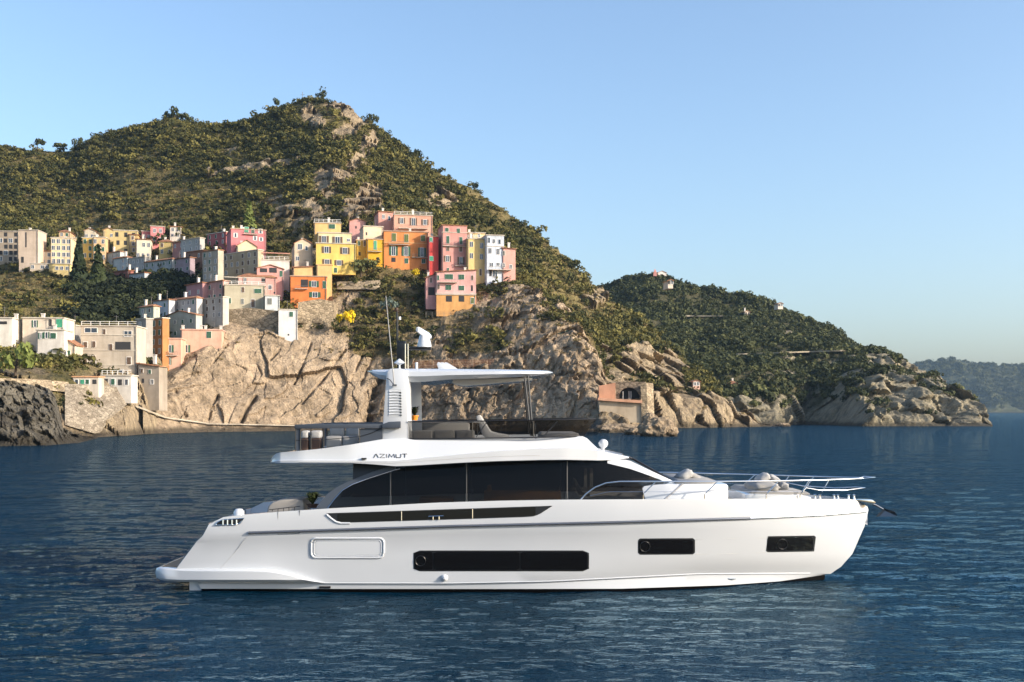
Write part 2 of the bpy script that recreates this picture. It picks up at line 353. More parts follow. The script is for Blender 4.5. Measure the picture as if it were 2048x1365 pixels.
# --- dark rocky mole at the harbour mouth
q_sh = shore([(-420,899,1),(0,893,1),(100,891,1),(160,886,1),(188,879,1),(196,877,1)])
q_a = mono([(-420,840,0,1),(0,838,0,1),(60,836,0,1),(108,842,0,1),(128,866,0,1),(150,875,0,1),(188,877,0,1),(196,876.4,0,1)], q_sh, 5)
q_b = mono([(-420,778,0,1),(0,776,0,1),(60,778,0,1),(100,784,0,1),(112,800,0,1),(126,862,0,1),(150,873,0,1),(188,876.4,0,1),(196,876,0,1)], q_a, 6)
q_c = mono([(-420,768,0,.9),(0,766,0,.9),(60,768,0,.9),(100,776,0,1),(112,794,0,1),(126,858,0,1),(150,871,0,1),(188,876,0,1),(196,875.7,0,1)], q_b, 10)
def mole_noise(V, RK, ppx, ppy):
    edge = sstep(-.8, 1.5, V[..., 2])
    return displace(V, edge*(fbm(V*.14, 4, True)*1.5+facets(V*np.array([.3, .25, .4]), 2.0, 2.2, .5)+facets(V*np.array([.8, .7, 1.0]), .9, .9, .25)+fbm(V*.5, 3)*.6), (.2, -.9, .3))
m_mole = mat_terrain('mole rock', (0.06, 0.055, 0.046), (0.16, 0.145, 0.115), (0.05, 0.05, 0.03), (0.15, 0.13, 0.09))  # dark rock, darkened further to stand in for shade
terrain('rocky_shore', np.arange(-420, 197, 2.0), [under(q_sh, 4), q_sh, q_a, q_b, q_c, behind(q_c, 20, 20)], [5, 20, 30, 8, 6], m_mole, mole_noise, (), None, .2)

# --- second headland, farther along the coast
d_sh = shore([(1080,852,.9),(1400,852,.9),(1500,851.5,.9),(1560,851.5,.9),(1605,849.3,.9),(1660,850.6,.9),(1720,853.2,.9),(1800,853,.9),(1900,853,.9),(1950,853.2,1),(1985,853.6,1)])
d_l = mono([(1080,790,450,.3),(1300,785,450,.3),(1400,780,440,.3),(1500,770,440,.3),(1560,790,440,.4),(1605,780,475,.3),(1660,775,460,.4),(1700,775,438,.6),(1750,778,432,.7),(1800,790,432,.75),(1850,803,430,.8),(1900,822,425,.8),(1940,838,414,.9),(1965,847,409,1),(1985,852.8,405,1)], d_sh, 3)
d_m = mono([(1080,720,560,.1),(1300,695,560,.15),(1400,700,560,.15),(1500,695,550,.15),(1560,700,535,.25),(1605,700,550,.15),(1660,705,530,.25),(1700,712,510,.5),(1760,725,498,.5),(1850,775,470,.6),(1900,802,450,.6),(1940,827,428,.8),(1965,843,417,.9),(1985,852.3,408,1)], d_l, 4)
d_r = mono([(1080,640,720,0),(1150,605,720,0),(1200,582,720,0),(1230,568,720,0),(1280,556,715,0),(1320,554,710,0),(1400,572,700,0),(1450,586,690,0),(1500,596,680,0),(1560,626,660,.05),(1620,651,640,.05),(1680,681,610,.05),(1720,704,590,.05),(1760,706,570,.05),(1800,728,550,.1),(1850,760,520,.1),(1900,789,490,.2),(1940,818,450,.4),(1965,839,426,.6),(1985,851.8,412,1)], d_m, 5)
d_patch = [(1830,790,120,48,28,.95),(1770,765,70,60,10,.9),(1930,825,50,24,25,.95),(1560,820,60,30,10,.8),(1660,800,30,40,0,.6),(1700,770,40,50,0,.5),(1570,672,60,10,8,.6),(1500,655,60,6,5,.6),(1500,830,90,26,10,.75),(1480,720,20,26,0,.6),(1560,600,40,8,20,.6),(1410,633,70,4,1,.9),(1640,745,22,60,0,.1),(1570,735,20,26,0,.6)]
def head_noise(V, RK, ppx, ppy):
    edge = sstep(-1, 3, V[..., 2])
    ribs = fbm(np.stack([V[..., 0]*.045+V[..., 2]*.01, V[..., 1]*.012, V[..., 2]*.012], -1), 4, True)
    return displace(V, edge*(ribs*15*sstep(1480, 1650, ppx)+fbm(V*.02, 3)*9+RK*(fbm(V*.12, 4, True)*2.5+facets(V*np.array([.1, .08, .06]), 5, 4, 1))+fbm(V*.3, 3)*1.0), (.2, -.9, .3))
headland, dV, dRK, dpx, dpy = terrain('headland', np.arange(1080, 1986, 2.0), [under(d_sh), d_sh, d_l, d_m, d_r, behind(d_r, 60, 25), behind(d_r, 250, 120)], [5, 40, 46, 54, 8, 6], m_head, head_noise, d_patch, None, .5)

# --- distant hills over the bay
f_sh = shore([(1500,826,.2),(2048,826,.2),(2700,826,.2)])
f_r = [(1500,800,3500,0),(1700,775,3500,0),(1800,742,3450,0),(1840,726,3400,0),(1880,722,3400,0),(1950,731,3400,0),(2048,735,3400,0),(2200,742,3400,0),(2400,770,3500,0),(2700,818,3600,0)]
def far_noise(V, RK, ppx, ppy):
    edge = sstep(-1, 10, V[..., 2])
    return displace(V, edge*(fbm(V*np.array([.006, .002, .004]), 4, True)*70+fbm(V*.03, 3)*6), (.2, -.9, .3))
m_far = mat_terrain('distant woodland', (0.16, 0.15, 0.12), (0.3, 0.27, 0.2), (0.03, 0.04, 0.02), (0.10, 0.10, 0.05))
far, fV, fRK, fpx, fpy = terrain('far_hill', np.arange(1500, 2701, 5.0), [under(f_sh, 40), f_sh, [(x, (y+826)/2+8, 3200, .1) for x, y, Y, r in f_r], f_r, behind(f_r, 500, 60)], [4, 20, 24, 6], m_far, far_noise, (), None, .5)

# ------------------------------------------------------------------ sea
pys = np.concatenate([np.linspace(1720, 1400, 60), np.linspace(1397, 1000, 200), np.linspace(997, 850, 74), np.linspace(848, 826, 23), [825, 824, 823.2, 822.7]])
sY = CZ*F/(pys-HZ); spx = np.arange(-700, 2749, 3.2)
SX = (spx[None, :]-CX)/F*sY[:, None]; SY = np.repeat(sY[:, None], len(spx), 1)
P2 = np.stack([SX, SY, np.zeros_like(SX)], -1)
fade = np.exp(-SY/85.0)
sw = (fbm(P2*np.array([.16, .28, 1])+2, 2)*.20+fbm(P2*np.array([.55, .95, 1])+7, 2)*.13+fbm(P2*np.array([1.6, 2.6, 1])+11, 2)*.05*np.exp(-SY/45))*fade
lee = 1-sstep(.45, 1.25, np.sqrt(((SX-2.5)/14.0)**2+((SY-26.5)/9.5)**2)+.25*fbm(P2*np.array([.2, .3, 1])+3, 2)); sw = sw*(1-.5*lee)      # calmer water in the lee of the hull
P2[..., 2] = sw
n0, n1 = P2.shape[:2]; idx = np.arange(n0*n1).reshape(n0, n1)
q = np.stack([idx[:-1, :-1], idx[:-1, 1:], idx[1:, 1:], idx[1:, :-1]], -1).reshape(-1, 4)
t = NT('sea water'); co = t.co()
wv1 = t.noise(t.co(scale=(0.8, 1.5, 1)), 0.55, 4, 0.6); wv2 = t.noise(t.co(scale=(0.8, 1.4, 1), rot=(0, 0, 0.35)), 2.2, 4, 0.6); wv3 = t.noise(t.co(scale=(0.7, 1.3, 1), rot=(0, 0, -0.3)), 0.09, 3, 0.5)
lee_f = t.n('Attribute', attribute_name='lee').outputs['Fac']
b = None
for hh, dd, kk in ((wv3, 1.8, .85), (wv1, .36, .66), (wv2, .20, .30)):
    b = t.bump(hh, 1.0, dd, b); t.l(t.math('SUBTRACT', 1.0, t.math('MULTIPLY', lee_f, kk)), b.node.inputs['Strength'])
t.set(Base_Color=(0.0005, 0.013, 0.028), Roughness=1.0, Specular_IOR_Level=0.0, Normal=b)
gl = t.n('BsdfGlossy', Roughness=0.02, Color=(.58, .80, .93, 1)); t.l(b, gl.inputs['Normal']); fr = t.n('Fresnel', IOR=1.333); t.l(b, fr.inputs['Normal'])
mx = t.n('MixShader'); t.l(t.math('MULTIPLY', fr.outputs[0], 0.72), mx.inputs[0]); t.l(t.b.outputs[0], mx.inputs[1]); t.l(gl.outputs[0], mx.inputs[2]); t.l(mx.outputs[0], t.out.inputs[0])
sea = np_mesh('sea', P2.reshape(-1, 3), q, t.m, {'lee': lee}); tag(sea, kind='structure')
# ------------------------------------------------------------------ scrub and trees
def leaf_mat(name, dark, light, sat=1.0):
    t = NT(name); oi = t.n('ObjectInfo').outputs['Random']
    g = t.n('NewGeometry').outputs['Random Per Island']
    big = t.noise(t.co('Object'), 0.9, 2)
    c = t.ramp(t.math('ADD', t.math('MULTIPLY', oi, 0.8), t.math('MULTIPLY', g, 0.2)), [(0.05, dark), (0.45, tuple(a*.6+b*.4 for a, b in zip(dark, light))), (0.8, light), (0.97, tuple(c*1.5 for c in light))])
    t.set(Base_Color=c, Roughness=0.75, Specular_IOR_Level=0.2)
    tr = t.n('BsdfTranslucent'); t.l(c, tr.inputs[0]); mx = t.n('MixShader'); mx.inputs[0].default_value = 0.18
    t.l(t.b.outputs[0], mx.inputs[1]); t.l(tr.outputs[0], mx.inputs[2]); t.l(mx.outputs[0], t.out.inputs[0])
    return t.m
m_scrub = leaf_mat('scrub leaves', (0.030, 0.038, 0.012), (0.150, 0.132, 0.036))
m_scrubfar = leaf_mat('wood leaves', (0.024, 0.034, 0.014), (0.085, 0.090, 0.032))
m_dry = leaf_mat('dry grass', (0.11, 0.085, 0.035), (0.25, 0.19, 0.08))
m_pine = leaf_mat('pine needles', (0.018, 0.030, 0.014), (0.06, 0.075, 0.025))
m_lime = leaf_mat('fresh leaves', (0.06, 0.09, 0.02), (0.16, 0.19, 0.05))
m_broom = leaf_mat('broom blossom', (0.45, 0.33, 0.01), (0.75, 0.55, 0.02))
m_agave = leaf_mat('blue green leaves', (0.07, 0.10, 0.085), (0.16, 0.20, 0.16))
m_bark = plain('bark', (0.09, 0.065, 0.045), 0.9, var=.3)

def clump_mesh(name, n, seed, flat=0.75, leaf=0.16, mat=None, shape='bush'):
    r = np.random.default_rng(seed); vs, fs = [], []
    nl = r.integers(4, 7); lob = r.normal(size=(nl, 3))*np.array([.45, .45, .22]); lr = r.uniform(.38, .62, nl)
    for i in range(n):
        if shape == 'cone':
            h = r.uniform(0, 1)**1.3; a = r.uniform(0, 6.283); rad = (1-h)*.55*math.sqrt(r.uniform(.35, 1)); c = np.array([rad*math.cos(a), rad*math.sin(a), h*2.2]); nn = np.array([math.cos(a), math.sin(a), .5])
        else:
            k = r.integers(nl); d = r.normal(size=3); d /= np.linalg.norm(d); d[2] = d[2]*.8+.15
            c = lob[k]+d*lr[k]*r.uniform(.7, 1.08); c[2] = c[2]*flat+.36; nn = d+np.array([0, 0, .25])
        nn = nn+r.normal(size=3)*.4; nn /= np.linalg.norm(nn)
        a = np.cross(nn, r.normal(size=3)); a /= np.linalg.norm(a); b = np.cross(nn, a); s = leaf*r.uniform(.6, 1.4)
        k = len(vs); vs += [c+a*s, c+b*s*.7, c-a*s, c-b*s*.7+nn*s*.3]; fs.append((k, k+1, k+2, k+3))
    me = bpy.data.meshes.new(name); me.from_pydata([tuple(v) for v in vs], [], fs); me.materials.append(mat); return me

def scatter(name, label, cat, pts, scl, protos, seed=1):
    """one mass of scrub: thousands of small bushes set on the slope"""
    me = bpy.data.meshes.new(name); me.from_pydata([tuple(p) for p in pts], [], [])
    a = me.attributes.new('size', 'FLOAT', 'POINT'); a.data.foreach_set('value', np.array(scl, dtype=np.float32))
    o = bpy.data.objects.new(name, me); COL.objects.link(o)
    g = bpy.data.node_groups.new(name, 'GeometryNodeTree'); g.interface.new_socket('Geometry', in_out='INPUT', socket_type='NodeSocketGeometry'); g.interface.new_socket('Geometry', in_out='OUTPUT', socket_type='NodeSocketGeometry')
    N = g.nodes; gi = N.new('NodeGroupInput'); go = N.new('NodeGroupOutput'); m2p = N.new('GeometryNodeMeshToPoints'); g.links.new(gi.outputs[0], m2p.inputs[0])
    jn = N.new('GeometryNodeGeometryToInstance')
    for pm in protos:
        po = bpy.data.objects.new(name+'_sprig', pm); oi = N.new('GeometryNodeObjectInfo'); oi.inputs[0].default_value = po
        oi.transform_space = 'ORIGINAL'; g.links.new(oi.outputs['Geometry'], jn.inputs[0])
    iop = N.new('GeometryNodeInstanceOnPoints'); g.links.new(m2p.outputs[0], iop.inputs['Points']); g.links.new(jn.outputs[0], iop.inputs['Instance'])
    iop.inputs['Pick Instance'].default_value = True
    na = N.new('GeometryNodeInputNamedAttribute'); na.data_type = 'FLOAT'; na.inputs['Name'].default_value = 'size'
    rr = N.new('FunctionNodeRandomValue'); rr.data_type = 'FLOAT_VECTOR'; rr.inputs[0].default_value = (-.15, -.15, 0); rr.inputs[1].default_value = (.15, .15, 6.28); rr.inputs['Seed'].default_value = seed
    g.links.new(rr.outputs[0], iop.inputs['Rotation']); g.links.new(na.outputs[0], iop.inputs['Scale']); g.links.new(iop.outputs[0], go.inputs[0])
    md = o.modifiers.new('scatter', 'NODES'); md.node_group = g
    tag(o, label, cat, kind='stuff'); return o

def pick(V, RK, ppx, ppy, n, dens, seed):
    """random spots on a relief sheet, likelier on larger faces and where dens is high"""
    r = np.random.default_rng(seed)
    A = V[:-1, :-1]; B = V[:-1, 1:]; C = V[1:, :-1]; D = V[1:, 1:]
    ar = np.linalg.norm(np.cross(B-A, C-A), axis=-1); wgt = ar*dens(V, RK, ppx, ppy)[:-1, :-1]
    wgt = np.where(ppy[:-1, :-1] > ppy[1:, 1:]-2, wgt, wgt*.4)
    c = np.cumsum(wgt.ravel()); k = np.searchsorted(c, r.uniform(0, c[-1], n)); k = np.clip(k, 0, len(c)-1)
    i, j = np.unravel_index(k, wgt.shape); u = r.uniform(size=(n, 1)); v = r.uniform(size=(n, 1))
    return (A[i, j]*(1-u)*(1-v)+B[i, j]*u*(1-v)+C[i, j]*(1-u)*v+D[i, j]*u*v), i, j

bushes = [clump_mesh('bush%d' % i, 110, 20+i, .8, .17, m_scrub) for i in range(6)]
fbushes = [clump_mesh('fbush%d' % i, 80, 40+i, .85, .22, m_scrubfar) for i in range(5)]
m_vale = leaf_mat('shade-darkened leaves', (0.010, 0.016, 0.008), (0.040, 0.048, 0.018))  # valley shade put into the leaf colour
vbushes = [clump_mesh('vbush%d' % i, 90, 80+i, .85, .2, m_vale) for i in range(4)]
tufts = [clump_mesh('tuft%d' % i, 46, 60+i, .5, .2, m_dry) for i in range(4)]

def dens_hill(V, RK, x, y):
    n = fbm(V*.028+31, 4); d = (1-RK)**1.5*(.28+.72*sstep(-.18, .2, n+.08))
    d = d*(1-.75*terr(x, y))*sstep(3, 9, V[..., 2])
    grass = np.exp(-(((x-960)/110)**2))*np.exp(-(((y-(345+(x-890)*.6))/16)**2))
    d = d*(1-.9*np.clip(grass, 0, 1))
    left = 1-sstep(40, 120, x)*0
    gap = ((x < 460) & (y > 640) & (x > 140)) | ((y > 745) & (x < 300)) | ((x > -20) & (x < 410) & (y > 478) & (y < 535))
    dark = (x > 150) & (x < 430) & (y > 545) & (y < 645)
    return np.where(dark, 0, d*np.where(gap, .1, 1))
p, i, j = pick(hV, hRK, hpx, hpy, 36000, dens_hill, 3)
sz = np.clip(np.exp(np.random.default_rng(5).normal(.38, .48, len(p))), .5, 5.0)
p[:, 2] -= .25*sz
scatter('scrub', 'dense olive green scrub covering the slopes of the high hill', 'scrub', p, sz, bushes, 1)
p, i, j = pick(hV, hRK, hpx, hpy, 9000, lambda V, RK, x, y: (1-RK*.75)*sstep(2, 8, V[..., 2])*(.3+terr(x, y)*1.2), 4)
scatter('dry_grass', 'tufts of dry straw coloured grass between the scrub on the high hill', 'grass', p, np.random.default_rng(6).uniform(.5, 1.3, len(p)), tufts, 2)

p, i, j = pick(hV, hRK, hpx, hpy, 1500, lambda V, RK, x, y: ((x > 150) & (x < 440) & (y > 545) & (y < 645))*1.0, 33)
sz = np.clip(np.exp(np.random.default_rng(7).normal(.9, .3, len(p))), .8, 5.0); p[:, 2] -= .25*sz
scatter('valley_scrub', 'dark scrub, leaves darkened further for shade, filling the valley between the two parts of the village', 'scrub', p, sz, vbushes, 7)
def dens_prom(V, RK, x, y):
    n = fbm(V*.06+11, 4); d = (1-RK)*sstep(-.3, .3, n+.12)*sstep(10, 22, V[..., 2])
    hs = ((x > 440) & (x < 1035) & (y < 560)) | ((x > 430) & (x < 670) & (y < 610)) | (x < 400)
    return d*np.where(hs, .15, 1)
p, i, j = pick(pV, pRK, ppx_, ppy_, 2600, dens_prom, 8)
sz = np.clip(np.exp(np.random.default_rng(9).normal(.3, .4, len(p))), .5, 3.0); p[:, 2] -= .2*sz
scatter('cliff_scrub', 'green scrub and brambles growing on the cliff below the village', 'scrub', p, sz, bushes, 3)
p, i, j = pick(pV, pRK, ppx_, ppy_, 2600, lambda V, RK, x, y: (1-RK*.7)*sstep(14, 24, V[..., 2])*np.where((x > 640) | (x < 450), 1, .1), 10)
scatter('cliff_grass', 'dry grass tufts on the ledges of the cliff below the village', 'grass', p, np.random.default_rng(6).uniform(.4, 1.0, len(p)), tufts, 4)

def dens_head(V, RK, x, y):
    n = fbm(V*.022+51, 4); return (1-RK*.95)*(.12+.88*sstep(-.18, .18, n+.07))*sstep(4, 14, V[..., 2])
p, i, j = pick(dV, dRK, dpx, dpy, 20000, dens_head, 12)
sz = np.clip(np.exp(np.random.default_rng(5).normal(.72, .38, len(p))), .8, 5.5); p[:, 2] -= .25*sz
scatter('woodland', 'dark green wood and scrub clothing the second headland', 'woodland', p, sz, fbushes, 5)
p, i, j = pick(fV, fRK, fpx, fpy, 5000, lambda V, RK, x, y: (1-RK*.8)*sstep(6, 14, V[..., 2]), 14)
scatter('far_woodland', 'hazy blue woodland on the distant hills across the bay', 'woodland', p, np.random.default_rng(6).uniform(5, 12, len(p)), fbushes, 6)
# ------------------------------------------------------------------ the motor yacht
YN, HB = 33.45, 2.8; YC = YN+HB
gel = NT('white gelcoat'); _n = gel.noise(gel.co(), 0.5, 3); gel.set(Base_Color=gel.ramp(_n, [(0.3, (0.52, 0.545, 0.575)), (0.7, (0.55, 0.575, 0.605))]), Roughness=0.2, Coat_Weight=0.9, Coat_Roughness=0.04); gel = gel.m
m_navy = plain('dark grey paint', (0.055, 0.066, 0.085), 0.35, var=.1)
m_black = plain('black trim', (0.010, 0.010, 0.011), 0.35)
m_boot = plain('black antifouling', (0.004, 0.004, 0.0045), 0.8, spec=0.03)
m_steel = plain('polished steel', (0.75, 0.76, 0.78), 0.12, 1.0)
m_rub = plain('grey rubbing strake', (0.17, 0.18, 0.20), 0.25, 0.6)
m_cush = plain('pale grey canvas', (0.28, 0.275, 0.265), 0.85, var=.12, vs=3)
m_cushw = plain('white towelling', (0.35, 0.35, 0.345), 0.9, var=.12, vs=4)
m_taupe = plain('taupe upholstery', (0.30, 0.28, 0.255), 0.85, var=.12, vs=3)
m_teak = plain('teak deck', (0.30, 0.19, 0.10), 0.7, var=.25, vs=6)
m_wood = plain('oak joinery', (0.50, 0.30, 0.13), 0.45, var=.2, vs=5)
m_brown = plain('dark brown leather', (0.06, 0.032, 0.022), 0.6, var=.15)
m_inside = plain('dark cabin lining', (0.05, 0.047, 0.045), 0.8, var=.1)
m_grey = plain('light grey lining', (0.42, 0.42, 0.42), 0.6, var=.08)
m_orange = plain('orange glazed pot', (0.75, 0.26, 0.03), 0.35, var=.1)
def glass(name, tint, trans, rough=0.02):
    t = NT(name); tr = t.n('BsdfTransparent'); tr.inputs[0].default_value = (*tint, 1)
    t.set(Base_Color=(0.006, 0.006, 0.007), Roughness=rough, IOR=1.36)
    mx = t.n('MixShader'); mx.inputs[0].default_value = trans
    t.l(t.b.outputs[0], mx.inputs[1]); t.l(tr.outputs[0], mx.inputs[2]); t.l(mx.outputs[0], t.out.inputs[0]); return t.m
g_dark = glass('black tinted glass', (0.66, 0.64, 0.6), 0.62)
g_hull = glass('hull window glass', (0.3, 0.28, 0.2), 0.1)
g_fly = glass('smoked acrylic', (0.78, 0.78, 0.78), 0.8)
g_clear = glass('windscreen glass', (0.75, 0.85, 0.92), 0.55)

def Q(px, py, hb): return W(px, py, YC-hb)
def mir(p): return Vector((p.x, 2*YC-p.y, p.z))
def ip(px, c): return float(np.interp(px, [a[0] for a in c], [a[1] for a in c]))

yacht = empty('motor_yacht', (0, YC, 0), 'white flybridge motor yacht with long black windows lying broadside on the water', 'yacht')
# rows of the hull from the rail down: start px, stem px, profile, half breadth, where it starts to close, exponent
H = [
 (418,1735,[(418,1049),(424,1042),(436,1036),(460,1033),(500,1029),(560,1024),(650,1018),(760,1012),(870,1006),(1000,1002),(1120,1000),(1300,999),(1500,998),(1700,999),(1713,1001),(1735,1014)],2.80,1000,3.3),
 (408,1737,[(408,1068),(497,1063),(900,1050),(1240,1042),(1500,1034),(1650,1027),(1737,1020)],2.85,1000,3.2),
 (404,1736,[(404,1074),(497,1069),(900,1056),(1240,1048),(1500,1040),(1650,1033),(1736,1025)],2.825,1000,3.2),
 (393,1730,[(393,1084),(500,1080),(900,1070),(1250,1066),(1640,1056),(1730,1050)],2.80,1000,3.0),
 (391,1729,[(391,1087),(500,1083),(900,1073),(1250,1069),(1640,1059),(1729,1053)],2.775,1000,3.0),
 (372,1705,[(372,1112),(1000,1112),(1705,1108)],2.74,980,2.7),
 (352,1682,[(352,1139),(1000,1139),(1682,1134)],2.69,960,2.5),
 (396,1664,[(396,1165),(900,1166),(1100,1162),(1400,1147),(1664,1146)],2.65,960,2.3),
 (396,1662,[(396,1168),(900,1169),(1100,1166),(1400,1152),(1662,1148)],2.60,960,2.3),
 (402,1650,[(402,1178),(1000,1178.5),(1240,1178),(1450,1171),(1560,1163),(1650,1150)],2.57,960,2.5),
]
def hbf(r, px):
    s0, st, c, B, p0, e = r; b = B-.12*max(0, (560-px)/200)**2
    return b*(1-(max(0, px-p0)/(st-p0))**e) if px < st else 0.0
def hull_hb(px, py):
    return float(np.interp(py, [ip(px, r[2]) for r in H], [hbf(r, min(px, r[1]-1)) for r in H]))
def hp(px, py, off=0.0): return Q(px, py, hull_hb(px, py)+off)
ss = list(np.linspace(0, .55, 26))+list(np.linspace(.57, .9, 30))+list(np.linspace(.91, 1, 22))
near = []
for r in H:
    s0, st = r[0], r[1]; row = []
    for s in ss:
        px = s0+(st-s0)*s; row.append(Q(px, ip(px, r[2]), max(hbf(r, px), .012)))
    c = row[0]; row = [Vector((c.x-.10, c.y+.30, c.z))]+row            # rounded quarter
    near.append(row)
mb = MB(); allr = [n+[mir(p) for p in n[::-1]] for n in near]; mb.loft(allr, closed=False)
n = len(allr[0]); base = mb.v
for k in range(len(allr)-1):   # transom
    a, b = k*n, (k+1)*n; mb.f.append((a, b, b+n-1, a+n-1))
m0 = len(ss)+1                 # rail cap, inner bulwark, deck
cap = [Vector((p.x, min(p.y+.14, YC-.01), p.z)) for p in near[0]]; dk = [Vector((p.x, p.y, p.z-.62*min(1, (i+1)/4))) for i, p in enumerate(cap)]
mb.loft([near[0], cap, dk]); mb.loft([[mir(p) for p in near[0]], [mir(p) for p in cap], [mir(p) for p in dk]])
mb.loft([dk, [mir(p) for p in dk]])
hull = mb.build('hull', gel, yacht, 28)
mb = MB(); bt = []
for z, k in ((0.02, .985), (-.25, .95), (-.8, .7)):
    row = []
    for i, p in enumerate(near[-1]):
        row.append(Vector((p.x*(1 if z > 0 else .985), YC-(YC-p.y)*k, min(p.z, z+.05) if z > 0 else z)))
    bt.append(row)
top = [Vector((p.x, p.y+.01, p.z)) for p in near[-1]]
bt = [top]+bt; mb.loft([r+[mir(p) for p in r[::-1]] for r in bt], closed=True)
mb.build('boot_top', m_boot, yacht)
# rubbing strake with a steel forward end
for side in (0, 1):
    f = (lambda p: p) if side == 0 else mir
    mb = MB(); mb.tube([f(hp(px, ip(px, H[1][2])+3, .02)) for px in np.linspace(497, 1500, 60)], .045, 8); mb.build('rubbing_strake', m_rub, yacht)
    mb = MB(); mb.tube([f(hp(px, ip(px, H[1][2])+3, .02)) for px in list(np.linspace(1500, 1725, 26))+[1731]], .042, 8); mb.build('steel_strake', m_steel, yacht)
    mb = MB(); mb.tube([f(hp(px, ip(px, H[7][2])+1, .01)) for px in np.linspace(402, 1620, 60)], .018, 6); mb.build('spray_rail', gel, yacht)

def patch(poly_top, poly_bot, px0, px1, n, m, pt, mat, name, parent, thick=.03, taper0=0, taper1=0):
    """a solid curved panel between two edge curves; pt(px, py) -> surface point"""
    mb = MB(); rows = []
    for j in range(m+1):
        row = []
        for i in range(n+1):
            px = px0+(px1-px0)*i/n; a, b = ip(px, poly_top), ip(px, poly_bot); py = a+(b-a)*j/m; row.append(pt(px, py))
        rows.append(row)
    back = [[p+Vector((0, thick, 0)) for p in r] for r in rows]
    mb.loft(rows); mb.loft(back)
    ring = lambda g: g[0]+[r[-1] for r in g[1:]]+g[-1][::-1][1:]+[r[0] for r in g[::-1][1:-1]]
    mb.loft([ring(rows), ring(back)], closed=True)
    return mb.build(name, mat, parent, 40)

def rrect(x0, y0, x1, y1, r, n=5, skew=0.0):
    pts = []
    for cx, cy, a0 in ((x1-r, y0+r, -90), (x1-r, y1-r, 0), (x0+r, y1-r, 90), (x0+r, y0+r, 180)):
        for k in range(n+1):
            a = R(a0+90*k/n); pts.append((cx+r*math.cos(a), cy+r*math.sin(a)))
    return pts
def hull_panel(name, poly, mat, parent, off=.012, cx=None):
    xs = [p[0] for p in poly]; x0, x1 = min(xs), max(xs)
    up = sorted([p for p in poly]); n = 28; T, B = [], []
    for i in range(n+1):
        px = x0+(x1-x0)*i/n; ys = []
        for k in range(len(poly)):
            (ax, ay), (bx, by) = poly[k], poly[(k+1) % len(poly)]
            if (ax-px)*(bx-px) <= 0 and ax != bx: ys.append(ay+(by-ay)*(px-ax)/(bx-ax))
        if not ys: ys = [poly[0][1]]
        T.append((px, min(ys))); B.append((px, max(ys)))
    return patch(T, B, x0, x1, n, 5, lambda a, b: hp(a, b, off), mat, name, parent, .04)
def hull_rim(name, poly, r, mat, parent, off=.0):
    mb = MB(); P = [hp(x, y, off) for x, y in poly]; mb.tube(P+[P[0], P[1]], r, 8, False); return mb.build(name, mat, parent, 60)
# hull windows: black panel with panes and dividers
for (x0, y0, x1, y1, r, div) in ((827,1101.5,1178,1143,5,(866,1040)), (1276,1077.5,1390,1110,4,()), (1532,1073,1630,1105,3,())):
    poly = rrect(x0, y0, x1, y1, r)
    if x0 > 1500: poly = [(x+(y-1105)*-.06, y-(x-1532)*.015) for x, y in poly]
    if 1200 < x0 < 1300: poly = [(x, y-(x-1276)*.006) for x, y in poly]
    wnd = hull_panel('hull_window', poly, m_black, yacht, .006)
    edges = [x0+3]+[e for d in div for e in (d-1.2, d+1.2)]+[x1-4]
    for k in range(0, len(edges), 2):
        a, b = edges[k], edges[k+1]; s = 0.0
        pp = [(x, y+((-(x-1532)*.015) if x0 > 1500 else 0)) for x, y in rrect(a, y0+3, b, y1-3, 2.5)]
        hull_panel('pane', pp, g_hull, wnd, .016)
    if not div or True:
        cxp = x0+14 if x0 < 1500 else x0+33
        cyp = (y0+y1)/2
        mb = MB(); P = [hp(cxp+10*math.cos(a), cyp+10*math.sin(a), .022) for a in np.linspace(0, 2*math.pi, 25)]; mb.tube(P, .012, 6, False); mb.build('porthole_ring', m_black, wnd)
# recessed terrace panel: moulded rim and inset plate
rc = hull_panel('side_hatch', rrect(630, 1083, 761, 1110, 4), gel, yacht, .012)
hull_rim('hatch_rim', rrect(622.5, 1077, 767.5, 1115.5, 9), .035, gel, rc, .005)
hull_rim('hatch_moulding', rrect(628, 1081, 762, 1111.5, 6), .018, gel, rc, .006)
# boarding gate seams, hull seam and outlets
for (nm, pl) in (('gate_seam', [(556,1024.5),(556,1069),(598,1068),(599,1021.5)]),):
    mb = MB(); mb.tube([hp(x, y, .004) for x, y in pl], .011, 6); mb.build(nm, m_rub, yacht)
mb = MB(); mb.tube([hp(x, y, .002) for x, y in ((497,1070),(470,1105),(441,1137))], .006, 6); mb.build('moulding_seam', m_grey, yacht)
mb = MB(); mb.tube([hp(x, y, .002) for x, y in ((1390,1079),(1460,1078),(1531,1076))], .007, 6); mb.build('window_seam', m_grey, yacht)
mb = MB(); mb.tube([hp(x, y, .002) for x, y in ((1390,1109),(1460,1108),(1531,1105))], .007, 6); mb.build('window_seam', m_grey, yacht)
mb = MB(); mb.lathe([(.10, .0), (.11, .03), (.085, .06), (.05, .075), (.03, .11), (0, .11)], hp(889, 1156), 20, (0, -1, 0)); mb.build('exhaust_cap', gel, yacht)
mb = MB(); c = hp(650, 1175, .01); mb.box(c+Vector((-.18, -.02, -.035)), c+Vector((.18, .05, .035))); mb.build('outlet', m_black, yacht, bevel=.01)
mb = MB(); c = hp(1459, 1158, .01); mb.box(c+Vector((-.2, -.012, -.02)), c+Vector((.2, .05, .015))); mb.build('outlet', m_steel, yacht, bevel=.008)
